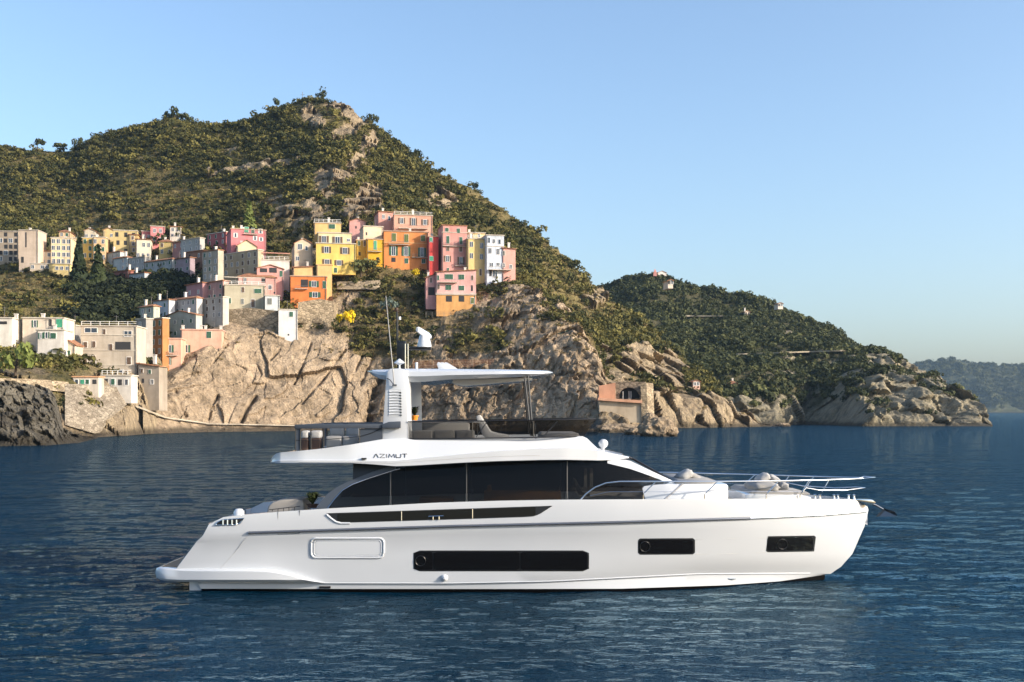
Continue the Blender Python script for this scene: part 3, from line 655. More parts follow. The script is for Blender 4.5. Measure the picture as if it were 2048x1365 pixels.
# stern fairlead opening with its bollards
fo = hull_panel('fairlead', [(430,1051),(436,1044),(446,1040),(466,1038.5),(488,1037),(480,1047),(470,1050)], m_black, yacht, .006)
hull_rim('fairlead_rim', [(430,1051),(436,1044),(446,1040),(466,1038.5),(488,1037),(480,1047),(470,1050)], .02, m_steel, fo, .01)
for px in (446, 455, 464, 473):
    mb = MB(); mb.tube([hp(px, 1050, .03), hp(px, 1040, .03)], .026, 8); mb.build('bollard', m_steel, fo)
# swim platform running into the quarter sponsons
st = [(310,1141,1149,2.15),(313,1136,1156,2.35),(320,1134.5,1160,2.48),(335,1135,1163,2.56),(360,1137,1164,2.64),(400,1138,1164,2.78),(440,1138,1164,2.88),(490,1138,1164,2.93),(530,1139,1164,2.95),(555,1142,1164,2.94),(580,1147,1164.5,2.91),(605,1154,1165,2.86),(630,1161,1166,2.78),(650,1165.5,1167.5,2.68)]
mb = MB(); loops = []
for px, a, b, hb in st:
    nl = [Q(px, a, hb-.16), Q(px, a+2, hb-.04), Q(px, a+5 if b-a > 12 else (a+b)/2, hb), Q(px, b-4 if b-a > 12 else (a+b)/2+.5, hb), Q(px, b, hb-.08)]
    loops.append(nl+[mir(p) for p in nl[::-1]])
mb.loft(loops, True, True); plat = mb.build('swim_platform', gel, yacht, 40)
mb = MB(); a, b = Q(324, 1135, 2.3), Q(353, 1137, 2.4); mb.box((a.x, YC-2.25, a.z), (b.x+.3, YC+2.25, a.z+.03)); mb.build('teak_planking', m_teak, plat)
mb = MB(); a = Q(378, 1166, 2.4); b = Q(404, 1180, 2.4); mb.box((a.x, YC-2.4, 0.0), (b.x+.3, YC+2.4, a.z+.05)); mb.build('transom_foot', gel, plat, bevel=.05)
# black bulwark glazing strip
T = [(653,1027),(700,1025.5),(1105,1012)]; B = [(653,1028),(662,1036),(672,1043),(682,1045.6),(700,1045.5),(900,1039.5),(1050,1034.5),(1070,1033),(1082,1027),(1105,1012.4)]
sg = patch(T, B, 653.5, 1104.5, 60, 4, lambda a, b: hp(a, b, .008), m_black, 'bulwark_glazing', yacht)
for a, b in ((674, 802), (804, 944), (946, 1072)):
    patch([(x, y+1.6) for x, y in T], [(x, y-1.6) for x, y in B], a+1, b-1, 16, 3, lambda x, y: hp(x, y, .016), g_hull, 'pane', sg)
for px in (803, 945):
    mb = MB(); mb.tube([hp(px, ip(px, T)+1, .02), hp(px, ip(px, B)-.5, .02)], .014, 8); mb.build('stanchion', m_steel, sg)
mb = MB(); mb.tube([hp(857, 1033.2, .04), hp(887, 1032.2, .04)], .016, 8)
for px in (866, 878): mb.tube([hp(px, 1032.6, .03), hp(px, 1040, .03)], .02, 8)
mb.build('cleat', m_steel, sg)
rim = [(x, y) for x, y in B]+[(1105,1012),(900,1018.8),(653,1026.6)]
mb = MB(); mb.tube([hp(x, y+1.5, .005) for x, y in B[:5]], .035, 8); mb.build('glazing_moulding', gel, sg)

# deckhouse: windows, mullions, dark arch
TW = [(655,1016),(668,1000),(685,981),(705,969),(740,956),(790,940),(815,934),(850,931.5),(930,927),(1000,924),(1080,922),(1133,922),(1180,923),(1215,926),(1260,937),(1300,951),(1330,963.5)]
BW = [(655,1019),(775,1016),(870,1012),(1000,1010),(1150,1006),(1286,1003),(1306,985),(1330,964)]
def hs(px, py): return float(np.interp(py, [920, 1015], [2.12, 2.42]))-.55*max(0, (px-1120)/210)**1.8
def hpt(off): return lambda a, b: Q(a, b, hs(a, b)+off)
for side in (0, 1):
    fs = (lambda f: f) if side == 0 else (lambda f: (lambda a, b: mir(f(a, b))))
    for a, b in ((657, 779), (783, 931), (935, 1132), (1136, 1328)):
        patch(TW, BW, a, b, 30, 6, fs(hpt(.0)), g_dark, 'side_window', yacht, .012 if side == 0 else -.012)
    for px in (781, 933, 1134):
        mb = MB(); f = fs(hpt(-.02)); mb.tube([f(px, y) for y in np.linspace(ip(px, TW)-1, 1012, 5)], .022, 8); mb.build('mullion', m_black, yacht)
    O = [(632,1019),(640,1005),(655,988),(675,974),(700,962),(740,946),(790,930)]; I = [(632,1019.5),(654,1018),(656,1016),(668,1000),(685,981),(705,969),(740,956),(790,940),(800,938)]
    patch(O, I, 632, 790, 50, 3, fs(hpt(.05)), m_navy, 'arch_frame', yacht, .16 if side == 0 else -.16)
    mb = MB(); f = fs(hpt(.06)); mb.tube([f(x, y) for x, y in I[1:]], .014, 6); mb.build('arch_edge', m_steel, yacht)
    f = fs(hpt(-.06)); patch([(706,926),(795,930)], [(706,960),(740,946),(795,931)], 706, 792, 12, 3, f, m_black, 'cockpit_screen', yacht, .03 if side == 0 else -.03)
    # white windscreen pillar
    f = fs(hpt(.03)); patch([(1215,918),(1258,921),(1300,941),(1352,965)], [(1215,927),(1260,938),(1300,952),(1331,964.5),(1352,967)], 1215, 1350, 24, 3, f, gel, 'windscreen_pillar', yacht, .2 if side == 0 else -.2)
# cabin interior seen through the tinted glass
mb = MB(); a = Q(700, 1015, 2.2); b = Q(1290, 1015, 2.2); mb.box((a.x, YC-2.15, 1.55), (b.x, YC+2.15, 1.62)); mb.build('cabin_floor', m_inside, yacht)
mb = MB(); a = Q(968, 983, 1.2); b = Q(1122, 1005, 1.2); mb.box((a.x, YC-1.2, 1.62), (b.x, YC-.6, a.z)); mb.build('galley_unit', m_wood, yacht, bevel=.02)
mb = MB(); a = Q(838, 996, 1.0); b = Q(905, 1005, 1.0); mb.box((a.x, YC-1.0, 1.62), (b.x, YC-.2, a.z)); mb.build('saloon_table', m_wood, yacht, bevel=.02)
for px in (1171, 1183):
    mb = MB(); mb.box(Q(px-3, 975, .9), Q(px+3, 937, .85)); mb.build('helm_partition', m_cush, yacht)
mb = MB(); mb.prism([Q(1147, 957, 1.2), Q(1152, 960, 1.2), Q(1165, 985, 1.2), Q(1180, 988, 1.2), Q(1180, 994, 1.2), Q(1157, 990, 1.2)], (0, .6, 0)); mb.build('helm_seat', m_cush, yacht, bevel=.03)
mb = MB(); mb.prism([Q(974, 972, 1.0), Q(982, 970, 1.0), Q(986, 1000, 1.0), Q(972, 1000, 1.0)], (0, .3, 0)); mb.build('lamp_stand', m_wood, yacht, bevel=.03)

# flybridge moulding (roof overhang, coaming, deck)
TT = [(541,921),(546,913),(552,908),(560,905.5),(590,903),(640,898),(700,890),(735,884),(765,879),(815,878),(1000,876),(1165,873),(1174,877),(1184,887),(1195,897),(1210,904),(1235,909),(1258,913)]
MM = [(541,923.5),(560,921),(600,920.5),(700,921),(790,922),(850,916),(930,908),(1000,902),(1080,897.5),(1150,896),(1200,902),(1258,914.5)]
BB = [(541,926),(560,927),(700,927.5),(745,930),(790,934),(830,932.5),(870,930),(930,926.5),(1000,923.5),(1080,921.5),(1133,921),(1200,922.5),(1235,920),(1258,917.5)]
HBm = [(541,2.05),(546,2.35),(552,2.5),(560,2.6),(600,2.72),(800,2.72),(1000,2.62),(1130,2.45),(1200,2.25),(1240,1.9),(1258,1.45)]
loops = []
for px in sorted(set(list(np.linspace(541, 1258, 70))+[546, 552, 560, 765, 815, 1165, 1174, 1184, 1195, 1210])):
    t_, m_, b_, hb = ip(px, TT), ip(px, MM), ip(px, BB), ip(px, HBm)
    k = float(np.interp(px, [700, 830, 1150, 1200], [0, 1, 1, .6])); ht = hb-.06-.30*k
    dz = float(np.interp(px, [541, 740, 800, 1120, 1172], [0.02, .03, .5, .5, .03]))
    nl = [Q(px, b_, hb-.35), Q(px, b_, hb-.06), Q(px, b_-1.2, hb), Q(px, m_+.6, hb), Q(px, m_-.6, hb-.04-.05*k), Q(px, (t_+m_)/2, (ht+hb-.06)/2-.03*k), Q(px, t_, ht), Q(px, t_, ht-.14)]
    nl.append(nl[-1]-Vector((0, -.02, dz))); loops.append(nl+[mir(p) for p in nl[::-1]])
mb = MB(); mb.loft(loops, True, True); fly = mb.build('flybridge_moulding', gel, yacht, 32)
mb = MB(); mb.tube([Q(x, y, ip(x, HBm)+.0) for x, y in ((545,924.5),(600,924.6),(700,925),(790,926.5),(850,922),(930,916.5),(1000,913),(1080,911))], .008, 6); mb.build('moulding_seam', m_grey, fly)
c = Q(728, 917.5, 2.73); mb = MB(); mb.box(c+Vector((-.08, -.03, -.03)), c+Vector((.08, .05, .02))); mb.build('vent', m_black, fly, bevel=.01)
# maker's lettering on the moulding
L = {'A': [[(0,1),(.42,0),(.58,0),(1,1)]], 'Z': [[(0,0),(1,0),(0,1),(1,1)]], 'I': [[(.5,0),(.5,1)]], 'M': [[(0,1),(.12,0),(.5,.8),(.88,0),(1,1)]], 'U': [[(0,0),(0,.85),(.15,1),(.85,1),(1,.85),(1,0)]], 'T': [[(0,0),(1,0)],[(.5,0),(.5,1)]]}
xx = 747.5
def fly_hb(px, py):
    t_, m_, hb = ip(px, TT), ip(px, MM), ip(px, HBm); k = float(np.interp(px, [700, 830, 1150, 1200], [0, 1, 1, .6])); ht_ = hb-.06-.30*k
    return float(np.interp(py, [t_, (t_+m_)/2, m_-.6, m_+.6], [ht_, (ht_+hb-.06)/2-.03*k, hb-.04-.05*k, hb]))
for ch in 'AZIMUT':
    wd = 2 if ch == 'I' else (12 if ch == 'M' else 9.5)
    mb = MB()
    for pl in L[ch]:
        mb.tube([Q(xx+u*wd, 908.8+v*7.2-(xx-747)*.006, fly_hb(xx+u*wd, 908.8+v*7.2)+.004) for u, v in pl], .0125, 6)
    mb.build('letter', m_black, fly, 60); xx += wd+3.0
# windscreen
mb = MB(); rows = []
for k in range(13):
    u = -1+2*k/12; bulge = 1-u*u
    a = Q(1252+10*bulge, 917, 0); b = Q(1322+26*bulge, 966-1.5*bulge, 0)
    y0 = YC-1.45*-u if False else YC+1.5*u; y1 = YC+1.95*u
    rows.append([Vector((a.x, y0, a.z)), Vector((a.x*.66+b.x*.34, y0*.66+y1*.34, a.z*.66+b.z*.34+.02)), Vector((a.x*.33+b.x*.67, y0*.33+y1*.67, a.z*.33+b.z*.67+.02)), Vector((b.x, y1, b.z))])
mb.loft(rows); mb.build('windscreen', g_clear, yacht, 60)
for u in (-.35, .35):
    mb = MB(); bulge = 1-u*u; a = Q(1252+10*bulge, 915.5, 0); b = Q(1322+26*bulge, 963, 0); mb.tube([Vector((a.x, YC+1.5*u, a.z)), Vector((b.x, YC+1.95*u, b.z))], .035, 8); mb.build('windscreen_frame', m_black, yacht)
mb = MB(); c = Q(1205, 905, 1.35); mb.lathe([(.06, -.02), (.05, .10), (.06, .13), (.13, .2), (.16, .28), (.14, .36), (.07, .42), (0, .43)], c, 18, (.1, 0, 1)); mb.build('searchlight', gel, yacht, 60)
# mast arch legs with louvres
for side in (0, 1):
    f = (lambda p: p) if side == 0 else mir
    pl = [(779,738),(800,737),(813,741),(814.5,800),(816.5,884),(763,884),(769,800),(773,746)]
    mb = MB(); A = [f(Q(x, y, 2.34)) for x, y in pl]; d = .42 if side == 0 else -.42
    B_ = [p+Vector((.0 if i not in (2, 3, 4) else .10, d, 0)) for i, p in enumerate(A)]
    mb.loft([A, B_], True, True); leg = mb.build('mast_leg', gel, yacht, bevel=.035)
    lv = MB(); lv.prism([f(Q(x, y, 2.348)) for x, y in ((778,780),(802,778),(804,833),(777,834))], (0, .004 if side == 0 else -.004, 0)); vp = lv.build('vent_panel', gel, leg)
    for k in range(9):
        y = 783+k*5.6
        lv = MB(); x0, x1 = 778.5-k*.05, 799+k*.1
        lv.prism([f(Q(x0, y+1.6, 2.37)), f(Q(x1, y+1.2, 2.37)), f(Q(x1+3, y+3.0, 2.352)), f(Q(x0, y+3.3, 2.352)), f(Q(x0, y-1.2, 2.352)), f(Q(x1+3, y-1.4, 2.352))], (0, .01 if side == 0 else -.01, 0)); lv.build('slat', gel, vp, 0)
        lv = MB(); lv.prism([f(Q(x1-1, y+1.4, 2.362)), f(Q(x1+3.6, y+1.8, 2.362)), f(Q(x1+3.6, y+4.6, 2.362)), f(Q(x1-.5, y+3.2, 2.362))], (0, .01 if side == 0 else -.01, 0)); lv.build('louvre_gap', m_black, vp, 0)
# hardtop
T = [(735,742),(745,740.5),(775,740),(812,738.5),(900,739),(1000,740),(1060,741),(1095,742.5),(1106,745)]
B = [(735,743.5),(745,751),(758,758),(775,761.5),(812,765),(850,764.5),(900,760),(1000,756),(1060,753.5),(1092,751),(1106,747)]
HBt = [(735,1.3),(745,1.85),(775,2.1),(812,2.25),(900,2.3),(1000,2.3),(1050,2.2),(1080,1.95),(1095,1.6),(1106,1.0)]
loops = []
for px in sorted(set(list(np.linspace(735, 1106, 44))+[745, 812, 1095, 1101])):
    t_, b_, hb = ip(px, T), ip(px, B), ip(px, HBt)
    nl = [Q(px, b_, hb-.5), Q(px, b_-.6, hb-.14), Q(px, b_*.55+t_*.45, hb), Q(px, t_*.8+b_*.2, hb-.02), Q(px, t_, hb-.16), Q(px, t_-1, hb-1.2)]
    loops.append(nl+[mir(p) for p in nl[::-1]])
mb = MB(); mb.loft(loops, True, True); ht = mb.build('hardtop', gel, yacht, 40)
mb = MB(); a = Q(905, 762, 1.7); b = Q(1065, 758, 1.7); mb.prism([Vector((a.x, YC-1.55, a.z-.09)), Vector((a.x+.35, YC-1.5, a.z-.17)), Vector((b.x, YC-1.2, b.z-.04)), Vector((b.x, YC-1.2, b.z+.05)), Vector((a.x, YC-1.55, a.z+.05))], (0, 3.0, 0)); mb.build('sunroof_frame', gel, ht, bevel=.01)
for px0, px1 in ((1049, 1062), (1056, 1066)):
    for side in (0, 1):
        f = (lambda p: p) if side == 0 else mir
        mb = MB(); mb.tube([f(Q(px0, 752, 2.0)), f(Q(px1, 872, 2.3))], .03, 8); mb.build('hardtop_strut', m_black, yacht)
# mast equipment
def onc(px, py, off=0.0): return Q(px, py, off)
mb = MB(); a = onc(802, 742, .2); mb.box((a.x-.13, YC-.3, a.z), (a.x+.16, YC-.05, onc(0, 683, .2).z)); rm = mb.build('radar_mast', m_black, yacht, bevel=.02)
mb = MB(); mb.box((onc(812, 0, .2).x, YC-.35, onc(0, 700, .2).z), (onc(862, 0, .2).x, YC, onc(0, 694, .2).z)); mb.build('radar_arm', m_black, rm, bevel=.015)
mb = MB(); mb.tube([onc(795, 686, .2), onc(794, 622, .2)], .035, 8); mb.tube([onc(802, 686, .2), onc(795, 684, .2)], .05, 8); mb.build('light_pole', m_black, rm)
mb = MB(); mb.tube([onc(788, 621, .2), onc(798, 625, .2)], .03, 8); mb.tube([onc(793, 621, .2), onc(793, 616, .2)], .05, 10); mb.build('mast_light', m_brown, rm)
mb = MB(); mb.lathe([(.05, 0), (.05, .1), (0, .11)], onc(799, 640, .15), 10); mb.build('anchor_light', gel, rm)
for px in (810.5, 816):
    mb = MB(); mb.tube([onc(px, 740 if px > 812 else 742, .4), onc(px, 688, .4)], .018, 8); mb.build('steel_rod', m_steel, rm)
dm = MB(); c = onc(848.5, 695, .2); dm.lathe([(.24, 0), (.245, .05), (.21, .2), (.16, .38), (.10, .47), (0, .48)], c, 22); dome = dm.build('radar_pedestal', gel, yacht, 60)
mb = MB(); p0 = onc(834, 659, .75); p1 = onc(861, 674, -.35)
ax = (p1-p0).normalized(); upv = Vector((0, 0, 1)); sdv = ax.cross(upv).normalized()
lp = []
for k in range(7):
    t_ = k/6; p = p0.lerp(p1, t_); r = .105 if 0 < k < 6 else .07
    lp.append([p+upv*r*math.sin(a)*1.1+sdv*r*.6*math.cos(a) for a in np.linspace(0, 2*math.pi, 13)[:-1]])
mb.loft(lp, True, True); mb.build('radar_scanner', gel, dome, 50)
mb = MB(); c = Q(799, 738, 1.2); mb.lathe([(.03, 0), (.03, .12), (.09, .15), (.19, .19), (.12, .25), (.03, .32), (0, .33)], c, 18); mb.build('satellite_dome', gel, yacht, 50)
mb = MB(); c = Q(833, 738, 1.3); mb.lathe([(.045, 0), (.05, .2), (0, .22)], c, 12); mb.build('gps_puck', gel, yacht, 50)
for k in range(3):
    mb = MB(); a = Q(879+k*7, 739, 1.0-k*.25); mb.prism([a+Vector((-.03, 0, 0)), a+Vector((-.09, 0, .16)), a+Vector((-.05, 0, .24)), a+Vector((.03, 0, .22)), a+Vector((.36, 0, .02)), a+Vector((.36, 0, 0))], (0, .12, 0)); mb.build('horn', gel, yacht, bevel=.025)
mb = MB(); mb.tube([Q(789, 772, 2.42), Q(788, 764, 2.42), Q(771.5, 592, 2.42)], [.022, .018, .011], 8); wh = mb.build('whip_antenna', m_cushw, yacht)
mb = MB(); mb.tube([Q(774, 757, 2.38), Q(780, 760, 2.4), Q(786, 768, 2.42), Q(792, 772, 2.42)], .016, 8); c = Q(789, 771, 2.42); mb.box(c-Vector((.07, .03, .03)), c+Vector((.07, .03, .03))); mb.build('antenna_bracket', m_rub, wh)
# flybridge windscreen
def fl(px, py): return Q(px, py, 2.36-.62*max(0, (px-1040)/150)**2.2)
TG = [(816,844),(1000,842),(1100,840),(1192,838.5)]; BG = [(816,879),(1000,877),(1168,874),(1171,868),(1192,839)]
for side in (0, 1):
    fs = (lambda f: f) if side == 0 else (lambda f: (lambda a, b: mir(f(a, b))))
    for a, b in ((817, 944), (946, 1066), (1068, 1191)):
        patch(TG, BG, a, b, 16, 3, fs(fl), g_fly, 'fly_screen_pane', yacht, .012 if side == 0 else -.012)
    f = fs(fl); mb = MB(); mb.tube([f(x, ip(x, TG)) for x in np.linspace(816, 1192, 30)], .022, 6); mb.build('screen_rail', m_black, yacht)
    mb = MB(); mb.tube([f(x, ip(x, BG)-.5) for x in np.linspace(816, 1168, 30)], .022, 6); mb.build('screen_base', m_black, yacht)
    for x0, x1 in ((945, 945), (1067, 1067)):
        mb = MB(); mb.tube([f(x0, 843), f(x1, 876)], .018, 6); mb.build('screen_post', m_black, yacht)
    for x0, x1 in ((975, 952), (1115, 1085)):
        mb = MB(); mb.tube([f(x0, 843), f(x1, 875)], .016, 6); mb.build('screen_stay', m_black, yacht)
mb = MB(); rows = []
a, b = fl(1191, 838.5), fl(1169, 873)
for k in range(9):
    u = k/8; bu = 4*u*(1-u)*.55; rows.append([Vector((a.x+bu, a.y+(2*YC-2*a.y)*u, a.z)), Vector((b.x+bu, b.y+(2*YC-2*b.y)*u, b.z))])
mb.loft(rows); mb.build('fly_front_screen', g_fly, yacht, 60)
# flybridge seating
zf = Q(900, 878, 2.3).z-.55
def cush(name, x0, x1, y0, y1, z0, z1, mat, parent=None, b=.06, **kw):
    mb = MB(); mb.box((x0, y0, z0), (x1, y1, z1)); o = mb.build(name, mat, parent, 60, bevel=b, **kw); return o
def xs_(px, hb=1.8): return Q(px, 0, hb).x
sf = cush('fly_sofa', xs_(826), xs_(952), YC-2.1, YC-1.4, zf, zf+.45, m_grey, yacht)
for a, b in ((826, 866), (868, 908), (910, 950)):
    cush('sofa_back', xs_(a), xs_(b), YC-2.15, YC-1.95, zf+.45, zf+.82, m_cush, sf)
sf2 = cush('fly_sofa', xs_(826), xs_(930), YC+1.3, YC+2.05, zf, zf+.45, m_grey, yacht)
cush('sofa_back', xs_(826), xs_(930), YC+1.95, YC+2.12, zf+.45, zf+1.0, m_cush, sf2)
cs = cush('helm_console', xs_(1080), xs_(1160), YC-1.5, YC+1.2, zf, zf+.72, m_cush, yacht, .1)
mb = MB(); mb.tube([Vector((xs_(1072), YC-.6+.2*math.cos(a), zf+.80+.2*math.sin(a))) for a in np.linspace(0, 6.283, 21)], .018, 6); mb.build('steering_wheel', m_black, cs)
for y in (-.95, -.05):
    mb = MB(); x0 = xs_(990, 1.0); mb.lathe([(.22, 0), (.07, .05), (.06, .5), (.2, .52), (0, .53)], (x0, YC+y, zf), 12); hsx = mb.build('fly_helm_seat', gel, yacht)
    mb = MB(); mb.prism([Vector((x0-.28, YC+y-.28, zf+.52)), Vector((x0+.42, YC+y-.28, zf+.5)), Vector((x0+.48, YC+y-.28, zf+.62)), Vector((x0+.1, YC+y-.28, zf+.68)), Vector((x0-.15, YC+y-.28, zf+.75)), Vector((x0-.5, YC+y-.28, zf+1.3)), Vector((x0-.62, YC+y-.28, zf+1.26)), Vector((x0-.42, YC+y-.28, zf+.66))], (0, .56, 0)); mb.build('seat_shell', m_cushw, hsx, bevel=.05)
# aft flybridge rail
zr = lambda px, py: Q(px, py, 2.4)
for side in (0, 1):
    f = (lambda p: p) if side == 0 else mir
    mb = MB(); A = [f(Q(x, y, 2.46)) for x, y in ((590,850),(632,848.5),(767,848),(767,857),(632,857.5),(590,858))]; mb.prism(A, (0, .1 if side == 0 else -.1, 0)); rl = mb.build('aft_rail', m_navy, yacht, bevel=.012)
    mb = MB(); A = [f(Q(x, y, 2.5)) for x, y in ((764,849),(778,844),(801,843),(801,856.5),(764,857))]; mb.prism(A, (0, .14 if side == 0 else -.14, 0)); mb.build('rail_bracket', m_navy, rl, bevel=.012)
    for px, r in ((591, .016), (601, .02), (622, .016), (647.5, .018), (719, .018)):
        mb = MB(); mb.tube([f(Q(px, 857, 2.42)), f(Q(px, ip(px, TT)+1, 2.42))], r, 6); mb.build('rail_post', m_black, rl)
    mb = MB(); mb.tube([f(Q(591, 881, 2.42)), f(Q(650, 880, 2.42)), f(Q(720, 873.5, 2.42)), f(Q(745, 866, 2.42)), f(Q(763, 857, 2.42))], .012, 6); mb.build('guard_wire', m_black, rl)
    mb = MB(); mb.prism([f(Q(x, y, 2.40)) for x, y in ((720,858),(765,857),(765,878),(736,884),(720,888))], (0, .02 if side == 0 else -.02, 0)); mb.build('side_screen', m_navy, rl)
    mb = MB(); mb.prism([f(Q(x, y, 2.41)) for x, y in ((592.5,858),(600,858),(600,902),(592.5,903))], (0, .03 if side == 0 else -.03, 0)); mb.build('corner_post', m_navy, rl)
mb = MB(); a = Q(591, 854, 2.42); mb.box((a.x-.03, a.y, a.z-.06), (a.x+.05, 2*YC-a.y, a.z+.06)); mb.build('stern_rail', m_navy, yacht, bevel=.012)
zq = Q(650, 897, 2.3).z
for a, b in ((652, 684), (685, 716)):
    s_ = cush('lounge_sofa', xs_(a), xs_(b), YC-1.9, YC-1.15, zq, zq+.38, m_cush, yacht, .08)
    cush('back_cushion', xs_(a)+.02, xs_(b)-.02, YC-1.25, YC-1.02, zq+.36, zq+.76, m_cushw, s_, .07)
for a, b in ((603, 617), (622, 642)):
    s_ = cush('lounge_chair', xs_(a), xs_(b), YC-1.9, YC-1.4, zq-.1, zq+.3, m_brown, yacht, .04)
    cush('seat_cushion', xs_(a), xs_(b), YC-1.92, YC-1.4, zq+.3, zq+.55, m_cushw, s_, .07)
# foredeck
zd = Q(1400, 1000, 2.2).z-.35
mb = MB(); loops = []
for px, hb, tp in ((1285,1.95,972),(1320,2.0,968.5),(1340,2.0,968),(1452,1.8,968),(1456,1.75,972)):
    nl = [Q(px+(6 if px < 1330 else 0), 1006, hb+.05), Q(px, tp+6, hb), Q(px, tp+1.2, hb-.04), Q(px, tp, hb-.12)]; loops.append(nl+[mir(p) for p in nl[::-1]])
mb.loft(loops, True, True); co_ = mb.build('coachroof', gel, yacht, 40)
mb = MB(); mb.tube([Q(x, 984, 2.03 if x < 1340 else 1.9) for x in (1330, 1392, 1452)], .006, 6); mb.build('coachroof_seam', m_grey, co_)
mb = MB(); loops = []
for px, hb, tp in ((1350,1.7,962),(1356,1.78,959.5),(1424,1.68,960),(1431,1.6,962)):
    nl = [Q(px, 968.5, hb), Q(px, tp+2, hb+.01), Q(px, tp, hb-.1)]; loops.append(nl+[mir(p) for p in nl[::-1]])
mb.loft(loops, True, True); mb.build('sun_pad', m_cush, co_, 60)
mb = MB(); loops = []
for px, hb, tp in ((1491,1.55,989),(1500,1.6,987.5),(1600,1.25,989),(1622,1.0,994)):
    nl = [Q(px, 1008, hb+.02), Q(px, tp+2, hb), Q(px, tp, hb-.08)]; loops.append(nl+[mir(p) for p in nl[::-1]])
mb.loft(loops, True, True); fs_ = mb.build('foredeck_seat', gel, yacht, 40)
mb = MB(); loops = []
for px, hb, tp in ((1498,1.45,984),(1505,1.5,981),(1575,1.3,981.5),(1614,1.0,984.5),(1620,.9,988)):
    nl = [Q(px, 990, hb), Q(px, tp+2.5, hb+.02), Q(px, tp, hb-.08)]; loops.append(nl+[mir(p) for p in nl[::-1]])
mb.loft(loops, True, True); mb.build('sun_pad', m_cush, fs_, 60)
# bow rail
def bh(px): return max(hbf(H[0], min(px, 1734)), .03)-.06
RT = [(1160,1001,0),(1172,988,0),(1190,975,0),(1212,966.5,0),(1240,963.5,.02),(1300,963.5,.06),(1420,963.5,.08),(1550,962.5,.1),(1640,960.5,.1),(1700,958.5,.12),(1728,957,.12)]
for side in (0, 1):
    f = (lambda p: p) if side == 0 else mir
    mb = MB(); pts = [f(Q(x, y, bh(x)+o)) for x, y, o in RT]+[f(Q(1742, 956, .35)), f(Q(1750, 955.5, .0))]; mb.tube(pts, .024, 8); br = mb.build('bow_rail', m_steel, yacht, 60)
    for px in (1286, 1409, 1532, 1600, 1640):
        tx = 26 if px < 1600 else 18
        mb = MB(); mb.tube([f(Q(px, 1001, bh(px))), f(Q(px, 990, bh(px))), f(Q(px+4, 985, bh(px)+.01)), f(Q(px+tx, ip(px+tx, [(a, b) for a, b, c in RT]), bh(px+tx)+.08))], .018, 8); mb.build('stanchion', m_steel, br, 60)
    mb = MB(); mb.tube([f(Q(1604, 985, bh(1604))), f(Q(1612, 976, bh(1612))), f(Q(1640, 981, bh(1640)+.05)), f(Q(1690, 981, bh(1690)+.06)), f(Q(1722, 977, .3)), f(Q(1730, 976, 0))], .018, 8); mb.build('lower_rail', m_steel, br, 60)
    mb = MB(); mb.tube([f(Q(x, 984 if x > 1200 else 992, bh(x)+.02)) for x in np.linspace(1180, 1600, 12)], .006, 6); mb.build('guard_wire', m_steel, br)
    mb = MB(); mb.tube([f(Q(1330, 999, 2.05)), f(Q(1366, 968, 1.95))], .03, 6); mb.build('deck_step', m_grey, yacht)
for px, hb in ((1630, .8), (1640, .5), (1668, .5), (1676, .3), (1697, .3), (1708, .15)):
    mb = MB(); mb.lathe([(.05, 0), (.035, .04), (.03, .14), (.055, .17), (0, .19)], Q(px, 1000, hb), 10); mb.build('mooring_bitt', m_steel, yacht)
# bow roller and anchor
mb = MB(); mb.prism([Q(1712, 1000, .25), Q(1745, 1000, .25), Q(1752, 1006, .25), Q(1745, 1010, .25), Q(1733, 1012, .25)], (0, .5, 0)); mb.build('bow_roller', m_steel, yacht, bevel=.01)
mb = MB(); mb.tube([Q(1730, 1003, 0), Q(1752, 1011, 0), Q(1770, 1021, 0)], [.03, .035, .03], 8); an = mb.build('anchor', m_rub, yacht)
for s_ in (-1, 1):
    mb = MB(); mb.add([Q(1752, 1033, 0), Q(1768, 1017, .02*s_), Q(1790, 1024, .38*s_), Q(1795, 1033, .2*s_), Q(1758, 1034, .0), Q(1770, 1022, .02*s_)], [(0, 1, 5, 4), (1, 2, 3, 5), (4, 5, 3)]); mb.build('anchor_fluke', m_rub, an, 20)
# cockpit furniture just showing over the quarter
cz = Q(600, 1020, 2.4).z
mb = MB(); mb.prism([Q(x, y, 1.9) for x, y in ((532,1030),(536,1013),(545,1005),(558,1001),(590,999),(604,1001),(608,1008),(608,1030))], (0, 1.2, 0)); mb.build('cockpit_sofa', m_taupe, yacht, 60, bevel=.06)
mb = MB(); mb.lathe([(.16, -.25), (.17, .05), (.1, .14), (0, .15)], Q(478, 1027, 2.3), 14); mb.build('capstan', gel, yacht, 60)
mb = MB(); mb.tube([Q(538, 1020, 2.45), Q(600, 1013, 2.45)], .012, 6)
for px in (545, 556, 567, 578, 589): mb.tube([Q(px, 1023, 2.45), Q(px, 1020-(px-538)*.11, 2.45)], .012, 6)
mb.build('fender_basket', m_black, yacht)

